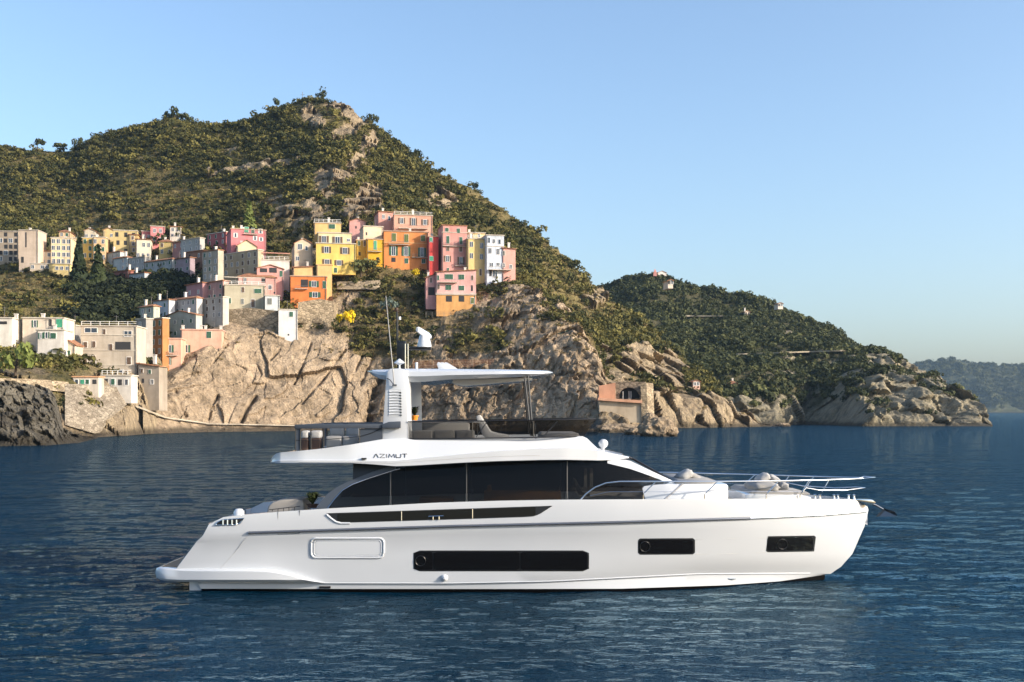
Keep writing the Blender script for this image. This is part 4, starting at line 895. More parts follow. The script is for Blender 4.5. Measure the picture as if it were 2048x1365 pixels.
# loose things aboard
def pillow(name, c, sx, sy, sz, mat, label, cat, group=None, rot=(0, 0, 0), seed=0):
    bm = bmesh.new(); bmesh.ops.create_icosphere(bm, subdivisions=3, radius=1)
    r = np.random.default_rng(seed); ph = r.uniform(0, 6, 4)
    for v in bm.verts:
        p = v.co; q_ = Vector([math.copysign(abs(a)**.6, a) for a in p]); w_ = 1+.09*math.sin(p.x*7+ph[0])*math.cos(p.y*6+ph[1])+.06*math.sin(p.z*11+ph[2]+p.x*5)
        v.co = Vector((q_.x*sx*w_, q_.y*sy*w_, q_.z*sz*w_*(1.1-.35*(p.x**4+p.y**4))))
    me = bpy.data.meshes.new(name); bm.to_mesh(me); bm.free(); me.polygons.foreach_set('use_smooth', [True]*len(me.polygons))
    o = link(name, me, mat); o.location = c; o.rotation_euler = rot; tag(o, label, cat, group); return o
pillow('cushion', Q(1368, 951, .9), .28, .30, .13, m_cushw, 'crumpled white cushion nearest the windscreen on the coachroof pad', 'cushion', 'deck cushions', (0, -.5, .2), 1)
pillow('cushion', Q(1384, 953, .5), .30, .28, .11, m_cush, 'pale grey cushion leaning forward on the coachroof pad', 'cushion', 'deck cushions', (0, .45, .1), 2)
pillow('cushion', Q(1524, 958, .6), .24, .30, .13, m_cushw, 'white cushion tilted on top of the foredeck bolster', 'cushion', 'deck cushions', (0, -.6, .1), 3)
pillow('cushion', Q(1548, 959, .3), .22, .28, .11, m_cushw, 'smaller white cushion beside the tilted one on the foredeck bolster', 'cushion', 'deck cushions', (0, .5, -.2), 4)
pillow('bolster', Q(1522, 974, .5), .48, .9, .17, m_cush, 'long grey bolster at the aft end of the foredeck seat', 'bolster', None, (0, 0, 0), 5)
pillow('towel', Q(1564, 975, .6), .16, .4, .16, m_cush, 'rumpled grey towel at the forward end of the bolster', 'towel', None, (0, .3, 0), 6)
def potted(name, c, r, h, label, leafmat, potmat, n, spread, seed):
    e = empty(name, c, label, 'potted plant'); mb = MB(); mb.lathe([(r*.7, 0), (r, h*.85), (r*1.08, h*.86), (r*1.08, h), (r*.9, h), (r*.85, h*.8), (0, h*.8)], c, 16); mb.build('pot', potmat, e, 40)
    rr = random.Random(seed); mb = MB(); c = Vector(c)
    for k in range(n):
        a = rr.uniform(0, 6.28); l = rr.uniform(.5, 1)*spread; up = rr.uniform(.5, 1.1)*spread
        p0 = c+Vector((0, 0, h*.8)); p1 = p0+Vector((math.cos(a)*l*.5, math.sin(a)*l*.5, up)); p2 = p0+Vector((math.cos(a)*l, math.sin(a)*l, up*.85)); sv = Vector((-math.sin(a), math.cos(a), 0))*spread*.09
        mb.add([p0-sv*.3, p0+sv*.3, p1+sv, p1-sv, p2], [(0, 1, 2, 3), (3, 2, 4)])
    mb.build('leaves', leafmat, e, 0); return e
shelf = MB(); a = Q(817, 842, 1.5); b = Q(960, 842, 1.5); shelf.box((a.x, YC-1.4, a.z-.06), (b.x, YC+.9, a.z-.02)); shelf.build('bar_top', m_grey, yacht, bevel=.01)
potted('potted_plant', Q(829, 841, 1.2)+Vector((0, 0, -.0)), .13, .16, 'small leafy plant in an orange pot on the flybridge bar', m_pine, m_orange, 26, .3, 3)
potted('potted_plant', Q(625, 1016, 1.9), .18, .12, 'bushy dark green plant in the cockpit behind the dark arch', m_pine, m_brown, 90, .38, 5)
# ------------------------------------------------------------------ the village
def wall_mat(col):
    key = 'wall %.2f %.2f %.2f' % col
    if key in _mats: return _mats[key]
    t = NT(key); co = t.co(); n1 = t.noise(co, 0.25, 5, .65); n2 = t.noise(t.co(scale=(.7, .7, .16)), .7, 5, .6)
    c = t.mix(0.55, col, t.ramp(n1, [(.3, (.58, .55, .52)), (.62, (1, 1, 1))]), 'MULTIPLY'); c = t.mix(0.3, c, t.ramp(n2, [(.36, (.45, .42, .38)), (.55, (1, 1, 1))]), 'MULTIPLY')
    _mats[key] = t.set(Base_Color=c, Roughness=0.9, Specular_IOR_Level=.15, Normal=t.bump(n1, .3, .1)); return t.m
def roof_mat():
    t = NT('terracotta tiles'); co = t.co(); n1 = t.noise(co, .6, 4); wv = t.n('TexWave', bands_direction='X'); wv.inputs['Scale'].default_value = 1.6; wv.inputs['Distortion'].default_value = .6; t.l(co, wv.inputs[0])
    c = t.ramp(n1, [(.3, (.16, .075, .04)), (.5, (.30, .13, .065)), (.7, (.36, .22, .11))])
    return t.set(Base_Color=c, Roughness=.9, Normal=t.bump(wv.outputs[0], .6, .12))
m_roof = roof_mat(); m_slab = wall_mat((.55, .50, .42)); m_wroof = wall_mat((.70, .66, .60))
def stone_mat(name, a, b, sc_):
    t = NT(name); co = t.co(); v = t.n('TexVoronoi', feature='DISTANCE_TO_EDGE'); v.inputs['Scale'].default_value = sc_; t.l(t.co(scale=(1, 1, 1.7)), v.inputs['Vector'])
    v2 = t.n('TexVoronoi'); v2.inputs['Scale'].default_value = sc_; t.l(t.co(scale=(1, 1, 1.7)), v2.inputs['Vector'])
    n1 = t.noise(co, .3, 5); g = t.n('RGBToBW'); t.l(v2.outputs['Color'], g.inputs[0])
    c = t.ramp(t.math('ADD', t.math('MULTIPLY', g.outputs[0], .5), t.math('MULTIPLY', n1, .5)), [(.3, a), (.7, b)])
    c = t.mix(t.ramp(v.outputs['Distance'], [(0, (1, 1, 1)), (.08, (0, 0, 0))]), c, tuple(x*.45 for x in a))
    return t.set(Base_Color=c, Roughness=.95, Specular_IOR_Level=.1, Normal=t.bump(v.outputs['Distance'], .6, .25))
m_stone = stone_mat('rubble masonry', (.19, .15, .10), (.40, .32, .22), .9)
m_frame = plain('window paint', (.72, .70, .66), .6); m_pane = plain('window glass', (.035, .05, .075), .08, spec=.6)
m_holes = plain('dark opening', (.03, .03, .032), .9)
SH = {'g': plain('green shutters', (.03, .10, .055), .6, var=.2), 'o': plain('olive shutters', (.11, .14, .03), .6, var=.2), 'b': plain('brown shutters', (.12, .075, .045), .6, var=.2), 'm': plain('mint shutters', (.05, .30, .17), .6, var=.2), 'y': plain('grey shutters', (.16, .17, .15), .6, var=.2), 'w': plain('pale shutters', (.55, .55, .52), .6, var=.1)}
m_rail = plain('balcony iron', (.16, .15, .14), .6, .4); m_terr = wall_mat((.50, .36, .26))
GV = np.concatenate([hV.reshape(-1, 3), pV.reshape(-1, 3)]); GX = CX+F*GV[:, 0]/GV[:, 1]; GP = HZ-F*(GV[:, 2]-CZ)/GV[:, 1]
def ground_Y(px, py, r=4):
    m = (abs(GX-px) < r) & (abs(GP-py) < r)
    return float(GV[m, 1].min()) if m.any() else (ground_Y(px, py, r*2) if r < 40 else 350.0)
_wm = {}
def bxm(name, x0, x1, y0, y1, z0, z1, mat):
    key = (name, round(x0, 2), round(x1, 2), round(y0, 2), round(y1, 2), round(z0, 2), round(z1, 2), mat.name)
    if key not in _wm:
        mb = MB(); mb.box((x0, y0, z0), (x1, y1, z1)); o = mb.build(name, mat, None, 0); me = o.data; bpy.data.objects.remove(o); _wm[key] = me
    return _wm[key]
def framem(w_, h_, mat, t=.13, d=.1):
    key = ('frame', w_, h_, mat.name)
    if key not in _wm:
        mb = MB(); mb.box((-w_/2-t, -d, -h_/2-t), (w_/2+t, 0, -h_/2)); mb.box((-w_/2-t, -d, h_/2), (w_/2+t, 0, h_/2+t)); mb.box((-w_/2-t, -d, -h_/2), (-w_/2, 0, h_/2)); mb.box((w_/2, -d, -h_/2), (w_/2+t, 0, h_/2))
        if w_ > .7: mb.box((-.05, -d*.9, -h_/2), (.05, 0, h_/2))
        o = mb.build('window', mat, None, 0); _wm[key] = o.data; bpy.data.objects.remove(o)
    return _wm[key]
def sub(name, me, mat, parent, loc=(0, 0, 0)):
    o = bpy.data.objects.new(name, me); COL.objects.link(o)
    if mat is not None and not len(me.materials): me.materials.append(mat)
    o.parent = parent; o.location = loc; return o
class House:
    def __init__(s, name, label, a, b, top, base, Y=None, ang=14, depth=8.0, col=(.6, .5, .4), roof='flat', wins=(), sh='g', topr=None, deep=5.0, rcol=None, auto=None, apex=None, cat='house', wcol=None):
        Y = Y or ground_Y((a+b)/2, base+1)+1.0
        if ang < -20: Y += (b-a)*Y/F*.78; depth = 2.2
        s.P = W(a, base, Y); s.a = R(ang); s.u = Vector((math.cos(s.a), math.sin(s.a), 0)); s.n = Vector((math.sin(s.a), -math.cos(s.a), 0))
        k = (b-CX)/F; s.w = (k*s.P.y-s.P.x)/(math.cos(s.a)-k*math.sin(s.a)); s.d = depth
        s.zt = CZ+(HZ-top)/F*s.P.y; s.h = s.zt-s.P.z
        s.e = empty(name, s.P, label, cat, 'houses of the village'); s.e.rotation_euler.z = s.a
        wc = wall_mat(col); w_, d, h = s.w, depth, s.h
        hr = h if topr is None else (CZ+(HZ-topr)/F*(s.P.y+s.u.y*w_))-s.P.z
        def L(mb, nm, mat, par, sm=0, bev=0.0):
            o = mb.build(nm, mat, None, sm, bevel=bev); o.parent = par; return o
        mb = MB()
        if roof == 'gable':
            ah = apex or .22*w_
            mb.prism([(0, 0, -deep), (w_, 0, -deep), (w_, 0, h), (w_/2, 0, h+ah), (0, 0, h)], (0, d, 0)); L(mb, 'wall', wc, s.e)
            mb = MB(); o_ = .35
            for sg in (-1, 1):
                x0 = w_/2; x1 = w_/2+sg*(w_/2+o_); z1 = h-ah*o_/(w_/2)
                mb.prism([(x0, -o_, h+ah+.22), (x1, -o_, z1+.22), (x1, -o_, z1+.02), (x0, -o_, h+ah+.02)], (0, d+2*o_, 0))
            s.roof = L(mb, 'roof', rcol or m_roof, s.e)
        elif roof == 'hip':
            mb.box((0, 0, -deep), (w_, d, h)); L(mb, 'wall', wc, s.e)
            o_ = .4; rh = .2*min(w_, d)+.4; mb = MB(); i_ = min(w_, d)/2*.92
            mb.add([(-o_, -o_, h), (w_+o_, -o_, h), (w_+o_, d+o_, h), (-o_, d+o_, h), (-o_, -o_, h+.15), (w_+o_, -o_, h+.15), (w_+o_, d+o_, h+.15), (-o_, d+o_, h+.15), (i_, i_, h+rh), (w_-i_, i_, h+rh), (w_-i_, d-i_, h+rh), (i_, d-i_, h+rh)],
                   [(0, 3, 2, 1), (0, 1, 5, 4), (1, 2, 6, 5), (2, 3, 7, 6), (3, 0, 4, 7), (4, 5, 9, 8), (5, 6, 10, 9), (6, 7, 11, 10), (7, 4, 8, 11), (8, 9, 10, 11)])
            s.roof = L(mb, 'roof', rcol or m_roof, s.e)
        elif roof == 'shed':
            mb.prism([(0, 0, -deep), (w_, 0, -deep), (w_, 0, hr), (0, 0, h)], (0, d, 0)); L(mb, 'wall', wc, s.e)
            mb = MB(); mb.prism([(-.4, -.4, h+.02), (w_+.4, -.4, hr+.02), (w_+.4, -.4, hr+.28), (-.4, -.4, h+.28)], (0, d+.8, 0)); s.roof = L(mb, 'roof', rcol or m_roof, s.e)
        else:
            mb.box((0, 0, -deep), (w_, d, h)); L(mb, 'wall', wc, s.e)
            mb = MB(); mb.box((-.22, -.22, h), (w_+.22, d+.2, h+.28)); s.roof = L(mb, 'roof', rcol or m_slab, s.e)
            if roof == 'terrace':
                mb = MB()
                for x in np.arange(.1, w_, max(1.2, w_/6)): mb.box((x-.06, .05, h+.28), (x+.06, .17, h+1.25))
                mb.box((.04, .06, h+1.2), (w_-.04, .16, h+1.3)); mb.box((.04, .06, h+.7), (w_-.04, .14, h+.78)); L(mb, 'terrace_railing', m_frame, s.e)
        s.sh = sh
        if w_ > 3 and cat == 'house':
            mb = MB(); xx_ = w_-.25 if random.random() < .5 else .25; mb.box((xx_-.07, -.14, -min(deep, 2)), (xx_+.07, -.01, min(h, hr)-.05)); L(mb, 'drainpipe', m_rail, s.e)
            if roof in ('hip', 'gable', 'shed') or random.random() < .4: s.chimney(random.uniform(.15, .85), random.uniform(.3, .7), 1.4 if roof == 'flat' else 2.2)
            if random.random() < .5:
                mb = MB(); ax_, ay_ = w_*random.uniform(.2, .8), d*.5; mb.tube([(ax_, ay_, h), (ax_, ay_, h+3.2)], .06, 5); mb.tube([(ax_-.6, ay_, h+2.9), (ax_+.6, ay_, h+2.9)], .05, 5); L(mb, 'aerial', m_rail, s.roof)
        for q_ in wins: s.win(*q_)
        if auto:
            nr, nc, ww, wh, st = auto
            for r_ in range(nr):
                for c_ in range(nc):
                    if random.random() < .9: s.place(w_*(c_+.5+random.uniform(-.08, .08))/nc, h*(1-(r_+.5)/nr), ww, wh, st if random.random() < .8 else 'p')
    def loc(s, px, py):
        k = (px-CX)/F; t_ = (k*s.P.y-s.P.x)/(math.cos(s.a)-k*math.sin(s.a)); Y = s.P.y+math.sin(s.a)*t_
        return t_, CZ+(HZ-py)/F*Y-s.P.z, Y
    def win(s, px, py, w_, h_, st='s'):
        x, z, Y = s.loc(px, py); s.place(x, z, w_*Y/F, h_*Y/F, st)
    def place(s, x, z, w_, h_, st):
        sh = SH[st[1]] if len(st) > 1 else SH[s.sh]; st = st[0]
        w_, h_ = max(.5, round(w_, 1)), max(.5, round(h_, 1))
        if st == 'd':
            o = sub('doorway', bxm('doorway', -w_/2, w_/2, -.05, 0, -h_/2, h_/2, m_holes), m_holes, s.e, (x, 0, z)); return
        if st == 's':     # open shutters: the given width spans them
            g = round(w_*.42, 1); o = sub('window', framem(g, h_, m_frame), m_frame, s.e, (x, 0, z)); sw = max(.3, (w_-g)/2-.13)
            for sg in (-1, 1):
                c = sg*(g/2+.13+sw/2); sub('shutter', bxm('shutter', -sw/2, sw/2, -.09, 0, -h_/2-.05, h_/2+.05, sh), sh, o, (c, -.01, 0))
            sub('pane', bxm('pane', -g/2, g/2, -.04, 0, -h_/2, h_/2, m_pane), m_pane, o)
        elif st == 'c':   # closed shutters
            o = sub('window', framem(w_, h_, m_frame, .07), m_frame, s.e, (x, 0, z))
            for sg in (-1, 1): sub('shutter', bxm('shutter', -w_/4+.02, w_/4-.02, -.14, 0, -h_/2, h_/2, sh), sh, o, (sg*w_/4, 0, 0))
        else:
            o = sub('window', framem(w_, h_, m_frame, .12), m_frame, s.e, (x, 0, z)); sub('pane', bxm('pane', -w_/2, w_/2, -.04, 0, -h_/2, h_/2, m_pane), m_pane, o)
    def balcony(s, px0, px1, py, out=1.0, awn=None):
        x0, z, Y = s.loc(px0, py); x1, z1, _ = s.loc(px1, py); mb = MB(); mb.box((x0, -out, z-.15), (x1, 0, z)); o = mb.build('balcony', m_slab, None, 0); o.parent = s.e
        mb = MB(); n_ = max(3, int((x1-x0)/.45))
        for k in range(n_+1): x = x0+(x1-x0)*k/n_; mb.box((x-.03, -out+.01, z), (x+.03, -out+.07, z+.95))
        mb.box((x0, -out, z+.92), (x1, -out+.08, z+1.0)); r_ = mb.build('railing', m_rail, None, 0); r_.parent = o
    def band(s, py, mat=None, px0=None, px1=None, hgt=.25):
        x, z, Y = s.loc((px0 or CX), py); mb = MB(); mb.box((-.1, -.12, z-hgt/2), (s.w+.1, 0, z+hgt/2)); o = mb.build('cornice', mat or m_slab, None, 0); o.parent = s.e
    def chimney(s, fx, fy, h=1.3, mat=None):
        mb = MB(); x, y = s.w*fx, s.d*fy; mb.box((x-.35, y-.35, s.h), (x+.35, y+.35, s.h+h)); mb.box((x-.45, y-.45, s.h+h), (x+.45, y+.45, s.h+h+.2)); o = mb.build('chimney', mat or m_wroof, None, 0); o.parent = s.roof

PINK, ROSE, SALM = (.62, .30, .25), (.60, .24, .22), (.66, .40, .32)
# --- the row along the top of the cliff
h = House('house', 'wide orange house with green shutters and balconies, centre of the cliff-top row', 768, 856, 463, 531, 364, 10, 9, (.66, .26, .09), 'flat',
      [(788,475,8.5,16,'co'),(813,477,8.5,16,'co'),(846,477,8.5,11,'co'),(787,502,17,18,'s'),(812,503,17,18,'s'),(844,505,16,17,'s'),(787,520,8,9,'d'),(813,522,7,10,'cg'),(847,523,7,9,'cg')], rcol=m_terr)
h.balcony(778, 818, 489); h.balcony(824, 855, 515); h.band(492, wall_mat((.70, .40, .18)))
h = House('house', 'pink upper house with a long balcony, above and behind the orange house', 788, 865, 430, 466, 377, 10, 8, (.68, .38, .28), 'terrace', [(803.5,442,13,11,'s'),(827,444,14,14,'s'),(850,445,14,10,'s')], 'b', deep=8)
h.balcony(797, 855, 457, 1.3)
h = House('house', 'small dusky pink house with a tiled roof left of the long balcony', 757, 789, 423.5, 450, 382, 16, 10, (.62, .33, .27), 'shed', [(767,434,4.5,8,'p'),(778.5,437,4,8,'p')], topr=426, deep=8)
h = House('house', 'mustard yellow house with a tall green door beside the orange house', 734, 767.5, 479, 520, 363, 14, 8, (.66, .38, .04), 'flat', [(750.5,491,6,18,'cm'),(756,518,6,6,'d')], rcol=m_terr); h.balcony(735, 763, 503)
h = House('house', 'plain cream block rising behind the mustard house', 727, 766, 453, 482, 371, 16, 9, (.72, .60, .42), 'flat', [(733,468,3,6,'d')], deep=8)
h = House('house', 'narrow ochre house, walls darkened for shade, between the yellow and mustard houses', 713, 735, 481, 524, 364, 12, 8, (.40, .26, .06), 'flat', [(718,487,4,9,'cg'),(729,488,4,10,'cb'),(719,508,4,7,'d')], rcol=m_terr)  # darker mustard: the side's shade is put into the wall colour
h = House('house', 'pink house with a shallow roof behind the cream block', 699, 731, 443, 462, 384, 10, 8, (.66, .36, .32), 'gable', [(712,455,3,5,'d')], deep=10, apex=1.0)
h = House('house', 'tall bright yellow house with shuttered windows in three rows', 632, 711.5, 487, 530, 352, 10, 10, (.74, .55, .16), 'flat', [(653,500,18,12,'sb'),(690,502,18,12,'sb'),(654,524,18,9,'sb'),(678,526,17,10,'sb')], deep=3, rcol=m_slab)
h = House('house', 'pale cream top storey set back over the tall yellow house', 635, 703, 466, 488, 354.5, 10, 8, (.76, .64, .38), 'flat', [(648,479,19,13,'sb'),(675,481,20,13,'sb'),(697,481,5,5,'p')], deep=4)
h = House('house', 'peach rooftop room with a pergola above the cream storey', 628, 682, 446, 467, 358, 10, 6, (.70, .46, .20), 'terrace', [(664,453.5,12,9,'cg')], deep=4)
h = House('house', 'tall apricot buttress wall under the left part of the yellow house', 633, 664, 530, 585, 350.5, 10, 8, (.70, .48, .22), 'flat', [(671,541,6,10,'cg')], deep=6, rcol=wall_mat((.70, .48, .22)))
h = House('house', 'beige gabled house with pale blue windows left of the yellow house', 589, 625, 487, 540, 354, 16, 12, (.62, .50, .37), 'gable', [(600,494,8,11,'p'),(613,497,4,8,'p'),(595,517.5,6,8,'p')], deep=5, apex=1.6)
h = House('house', 'white house with a railed roof terrace in front of the beige gable', 516, 579, 520, 546, 350, 14, 8, (.62, .58, .54), 'terrace', [], deep=6); h.band(523, wall_mat((.66, .34, .26)))
h = House('house', 'pink gabled house with two large dark windows under its roof', 514, 567, 537, 590, 347, 16, 10, (.64, .33, .29), 'gable', [(527,541,14,8,'d'),(546,541,15,10,'d'),(562,548,5,12,'c')], deep=5, apex=1.2)
h = House('house', 'low pink wing with a mossy tiled roof in front of the pink gable', 477, 552, 554, 588, 344.5, 14, 6, (.64, .36, .32), 'hip', [(490,562,7,11,'sb'),(527,561,8,10,'d'),(540,575,6,8,'p')], deep=4); 
h = House('house', 'vivid orange house with a shaded loggia and green shutters', 581, 653, 553, 598, 346, 8, 8, (.68, .22, .07), 'flat', [(609,567,14,15,'d'),(628,568.5,19,11,'s'),(630,590,22,10,'s'),(649,570,6,14,'cg')], deep=4, rcol=m_terr); h.balcony(590, 616, 578)
h = House('house', 'plain peach block on top of the vivid orange house', 586, 626, 536, 554, 350, 10, 6, (.70, .46, .22), 'shed', [], topr=534, deep=4)
h = House('house', 'grey-green plastered house standing on the big stone bastion', 449, 530, 570, 620, 338, 14, 10, (.46, .42, .31), 'terrace', [(486,580,6,10,'cb'),(516,582.6,14,9,'c'),(459,602,6,11,'c'),(485,603,5,10,'cy'),(506,607,7,16,'cb')], 'g', deep=2)
h.band(571); 
h = House('house', 'small pale blue house joined to the grey-green house on the bastion', 530, 559, 592, 632, 336.5, 12, 7, (.58, .62, .62), 'flat', [(539.5,603,8,12,'cy'),(537,623,3,5,'d'),(549,586,4,4,'d')], deep=3)
h = House('tower_house', 'narrow white tower house standing low on the cliff face', 557, 595, 620, 679, 331, 12, 7, (.66, .66, .65), 'flat', [(582.5,629,7,10,'cg'),(577,670,3,3,'d')], deep=3)
h = House('house', 'tall pink house with four rows of shuttered windows', 884, 934, 451, 545, 362, 12, 10, (.64, .32, .28), 'flat', [(894,460,6.5,7,'cg'),(917,462,6,9,'cg'),(896,480,6,15,'cg'),(922,482,6,14,'cg'),(896,497,6,10,'cb'),(921.5,499,6,10,'cb'),(895,518,14,11,'sb'),(922,522,14,14,'sb'),(896,540,4,7,'cg')], rcol=m_roof); h.balcony(885, 933, 492, .7); h.balcony(910, 933, 532, .8); h.band(469.5)
h = House('house', 'narrow bright red house squeezed beside the orange house', 857, 877, 474, 538, 363, 10, 8, (.60, .085, .075), 'flat', [(862,480,7,9,'pm'),(863,517.5,7,9,'cm'),(862,479.5,5,7,'cm')], 'm', rcol=m_terr)
h = House('house', 'pale yellow house with small brown windows right of the tall pink house', 935, 972, 478, 553, 361, 12, 9, (.74, .55, .24), 'terrace', [(943,489,6,10,'p'),(963.5,492,6,10,'p'),(943,512,6,10,'p'),(963,514,6,10,'p'),(961,545,4,13,'cb')])
h = House('house', 'yellow roof room behind the terrace of the pale yellow house', 936, 970, 466, 480, 366, 12, 6, (.68, .50, .26), 'flat', [(942.5,472,5,8,'p'),(958,472,4,6,'p')], deep=5)
h = House('house', 'pale sky blue house with white window surrounds', 972, 1008, 471, 556, 360, 12, 9, (.58, .64, .72), 'flat', [(978,481,4,10,'w'),(988,483,5,8,'p'),(999,484,4,9,'p'),(980,502,6,10,'p'),(996,504,6,11,'p'),(983,530,6,8,'p'),(996,529,6,6,'p'),(981,546,5,14,'d'),(990,547,9,15,'p')], 'w'); h.band(494); h.balcony(976, 1021, 540, 1.6)
h = House('house', 'salmon pink house at the right end of the cliff-top row', 1005, 1031, 497, 568, 361, 14, 8, (.66, .36, .31), 'shed', [(1007.5,507,5,9,'cy'),(1007,531,5,8,'p'),(1021.5,534,5,8,'p')], topr=499)
h = House('house', 'detached light pink house with green shutters below the cliff-top row', 872, 952, 545, 592, 347, 8, 8, (.68, .40, .37), 'shed', [(898,554,16,10,'c'),(923,554.5,11,10,'c'),(876.5,556,4,9,'c'),(945,556,4,9,'cb'),(897,575.5,11,10,'c'),(923,576.5,11,9,'c'),(877.5,574,4,10,'cb'),(944,577,4,12,'d')], deep=3, topr=541); h.balcony(878, 914, 565, 1.3); h.band(589, wall_mat((.60, .50, .46)))
h = House('house', 'low orange arcade under the detached pink house', 873, 951, 590, 608, 345.5, 8, 7, (.62, .34, .13), 'flat', [(898,598,12,12,'d'),(923,598,11,12,'d'),(945,602,6,12,'co')], deep=4)
h = House('house', 'side wing, pink darkened for shade, with a sloping tiled roof left of the detached pink house', 852, 873, 557, 594, 348, 8, 7, (.60, .33, .31), 'shed', [(862,561,4,10,'cb'),(863,583,13,16,'d')], topr=548, deep=4)  # shade of this side put into the colour, darker than the main walls
# --- the left flank of the spur, mostly in shade
h = House('house', 'crimson house with white shuttered windows high on the left of the spur', 462, 532, 458, 496, 366, 20, 16, (.62, .22, .23), 'flat', [(471,471,9,8,'sw'),(493,460,8,11,'cm'),(506,462,6,10,'cg'),(521,463,9,9,'sw'),(510,477,9,8,'sw'),(522,479,9,7,'sw')], rcol=m_terr); h.balcony(487, 516, 468, .8); h.chimney(.1, .3, 1.6); h.chimney(.35, .4, 2.2)
h = House('house', 'cream gable end in sun below the crimson house', 474, 513, 492, 510, 360, 16, 12, (.72, .60, .40), 'gable', [], deep=6, apex=2.0)
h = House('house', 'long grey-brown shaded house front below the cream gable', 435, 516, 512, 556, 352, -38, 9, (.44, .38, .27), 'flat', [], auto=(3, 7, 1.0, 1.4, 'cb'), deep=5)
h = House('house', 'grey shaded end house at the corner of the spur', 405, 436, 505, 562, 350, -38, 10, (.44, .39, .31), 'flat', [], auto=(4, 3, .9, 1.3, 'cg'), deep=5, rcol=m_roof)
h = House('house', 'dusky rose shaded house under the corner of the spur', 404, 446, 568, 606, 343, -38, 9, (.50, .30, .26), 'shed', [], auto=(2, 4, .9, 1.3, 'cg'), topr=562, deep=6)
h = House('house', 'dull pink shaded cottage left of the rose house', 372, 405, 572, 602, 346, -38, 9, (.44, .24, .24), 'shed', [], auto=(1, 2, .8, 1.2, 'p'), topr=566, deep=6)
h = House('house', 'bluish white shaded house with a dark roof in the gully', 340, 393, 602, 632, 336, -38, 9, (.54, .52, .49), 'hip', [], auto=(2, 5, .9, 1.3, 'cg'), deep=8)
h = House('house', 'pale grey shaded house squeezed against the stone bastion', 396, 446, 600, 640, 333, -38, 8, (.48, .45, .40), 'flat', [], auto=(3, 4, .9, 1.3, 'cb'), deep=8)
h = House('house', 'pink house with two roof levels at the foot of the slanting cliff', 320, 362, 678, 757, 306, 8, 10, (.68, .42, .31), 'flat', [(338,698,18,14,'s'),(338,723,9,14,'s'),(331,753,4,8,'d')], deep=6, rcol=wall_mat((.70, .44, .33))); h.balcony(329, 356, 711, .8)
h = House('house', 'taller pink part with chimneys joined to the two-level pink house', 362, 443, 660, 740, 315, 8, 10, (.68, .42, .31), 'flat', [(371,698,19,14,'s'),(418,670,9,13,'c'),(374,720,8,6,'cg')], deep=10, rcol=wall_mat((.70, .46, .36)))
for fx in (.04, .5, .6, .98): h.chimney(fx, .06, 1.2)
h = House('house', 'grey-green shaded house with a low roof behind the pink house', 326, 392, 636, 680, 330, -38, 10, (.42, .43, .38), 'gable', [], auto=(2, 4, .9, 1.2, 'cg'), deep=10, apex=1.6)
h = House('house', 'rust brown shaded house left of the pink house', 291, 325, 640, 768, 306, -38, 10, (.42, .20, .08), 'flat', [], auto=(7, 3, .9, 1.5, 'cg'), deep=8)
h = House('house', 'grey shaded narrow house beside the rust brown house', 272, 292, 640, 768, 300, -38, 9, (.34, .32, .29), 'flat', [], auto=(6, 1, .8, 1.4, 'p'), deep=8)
h = House('house', 'white shaded cottage, tinted blue for its shade, above the rust brown house', 306, 338, 604, 640, 338, -38, 8, (.50, .53, .56), 'shed', [], auto=(2, 2, .8, 1.2, 'cg'), topr=600, deep=8)  # blue of the shade put into the wall colour
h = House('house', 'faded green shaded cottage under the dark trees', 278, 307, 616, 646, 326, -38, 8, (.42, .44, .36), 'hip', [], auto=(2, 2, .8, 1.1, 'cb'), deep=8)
# --- harbour front
h = House('house', 'large grey-beige harbour building with four storeys of ledges', 162, 273, 653, 748, 271, 4, 9, (.50, .44, .36), 'terrace', [(182,661,24,9,'p'),(209,664,5,10,'cb'),(256,668,14,10,'p'),(171,690,7,11,'cb'),(188,689,6,12,'cb'),(222,695,6,13,'cb'),(246,692,30,16,'d'),(172,722,4,8,'cb'),(188,719,6,15,'cb'),(258,722,8,14,'cb'),(178,742,18,13,'d'),(222,747,6,10,'d'),(237,744,20,8,'p')], deep=6)
h.band(674); h.band(704); h.band(733)
h = House('house', 'cream flat-roofed harbour house with teal shutters', 45, 127, 637, 660, 262, 4, 8, (.66, .57, .46), 'flat', [(70,648,11,13,'sg'),(101,646,5,13,'d'),(119,647,12,16,'cm')], deep=6)
h = House('house', 'white lower storey jutting under the cream flat-roofed house', 73, 128, 661, 688, 259, 4, 6, (.64, .60, .54), 'flat', [(82,672,5,11,'s'),(93,671,9,12,'s'),(107,672,10,11,'cg')], deep=10)
h = House('house', 'white house at the left edge with a dark balcony opening', -30, 24, 637, 666, 258, 4, 8, (.70, .66, .58), 'flat', [(6,646,16,6,'d')], deep=8)
h = House('house', 'shaded grey house between the cream house and the grey-beige building', 127, 150, 652, 740, 280, -4, 8, (.34, .31, .27), 'flat', [], auto=(4, 1, .9, 1.6, 'd'), deep=8)
h = House('quay_kiosk', 'low quay kiosk with green doors and an orange awning', 146, 197, 755, 769, ground_Y(172, 769)-2.5, 4, 4, (.58, .52, .44), 'flat', [(153,764,6,9,'w'),(165,764,7,9,'cm'),(175,764,6,9,'cg'),(189,764,8,9,'d')], rcol=plain('orange awning', (.62, .33, .18), .9, var=.2), cat='kiosk', deep=3)
h = House('quay_shop', 'low white quay shop with dark doors right of the awning kiosk', 203, 262, 752, 773, ground_Y(232, 773)-2.0, 2, 5, (.56, .53, .48), 'terrace', [(212,764,8,12,'d'),(226,764,7,12,'cg'),(240,765,8,12,'d'),(253,765,6,11,'p')], cat='shop', deep=4)
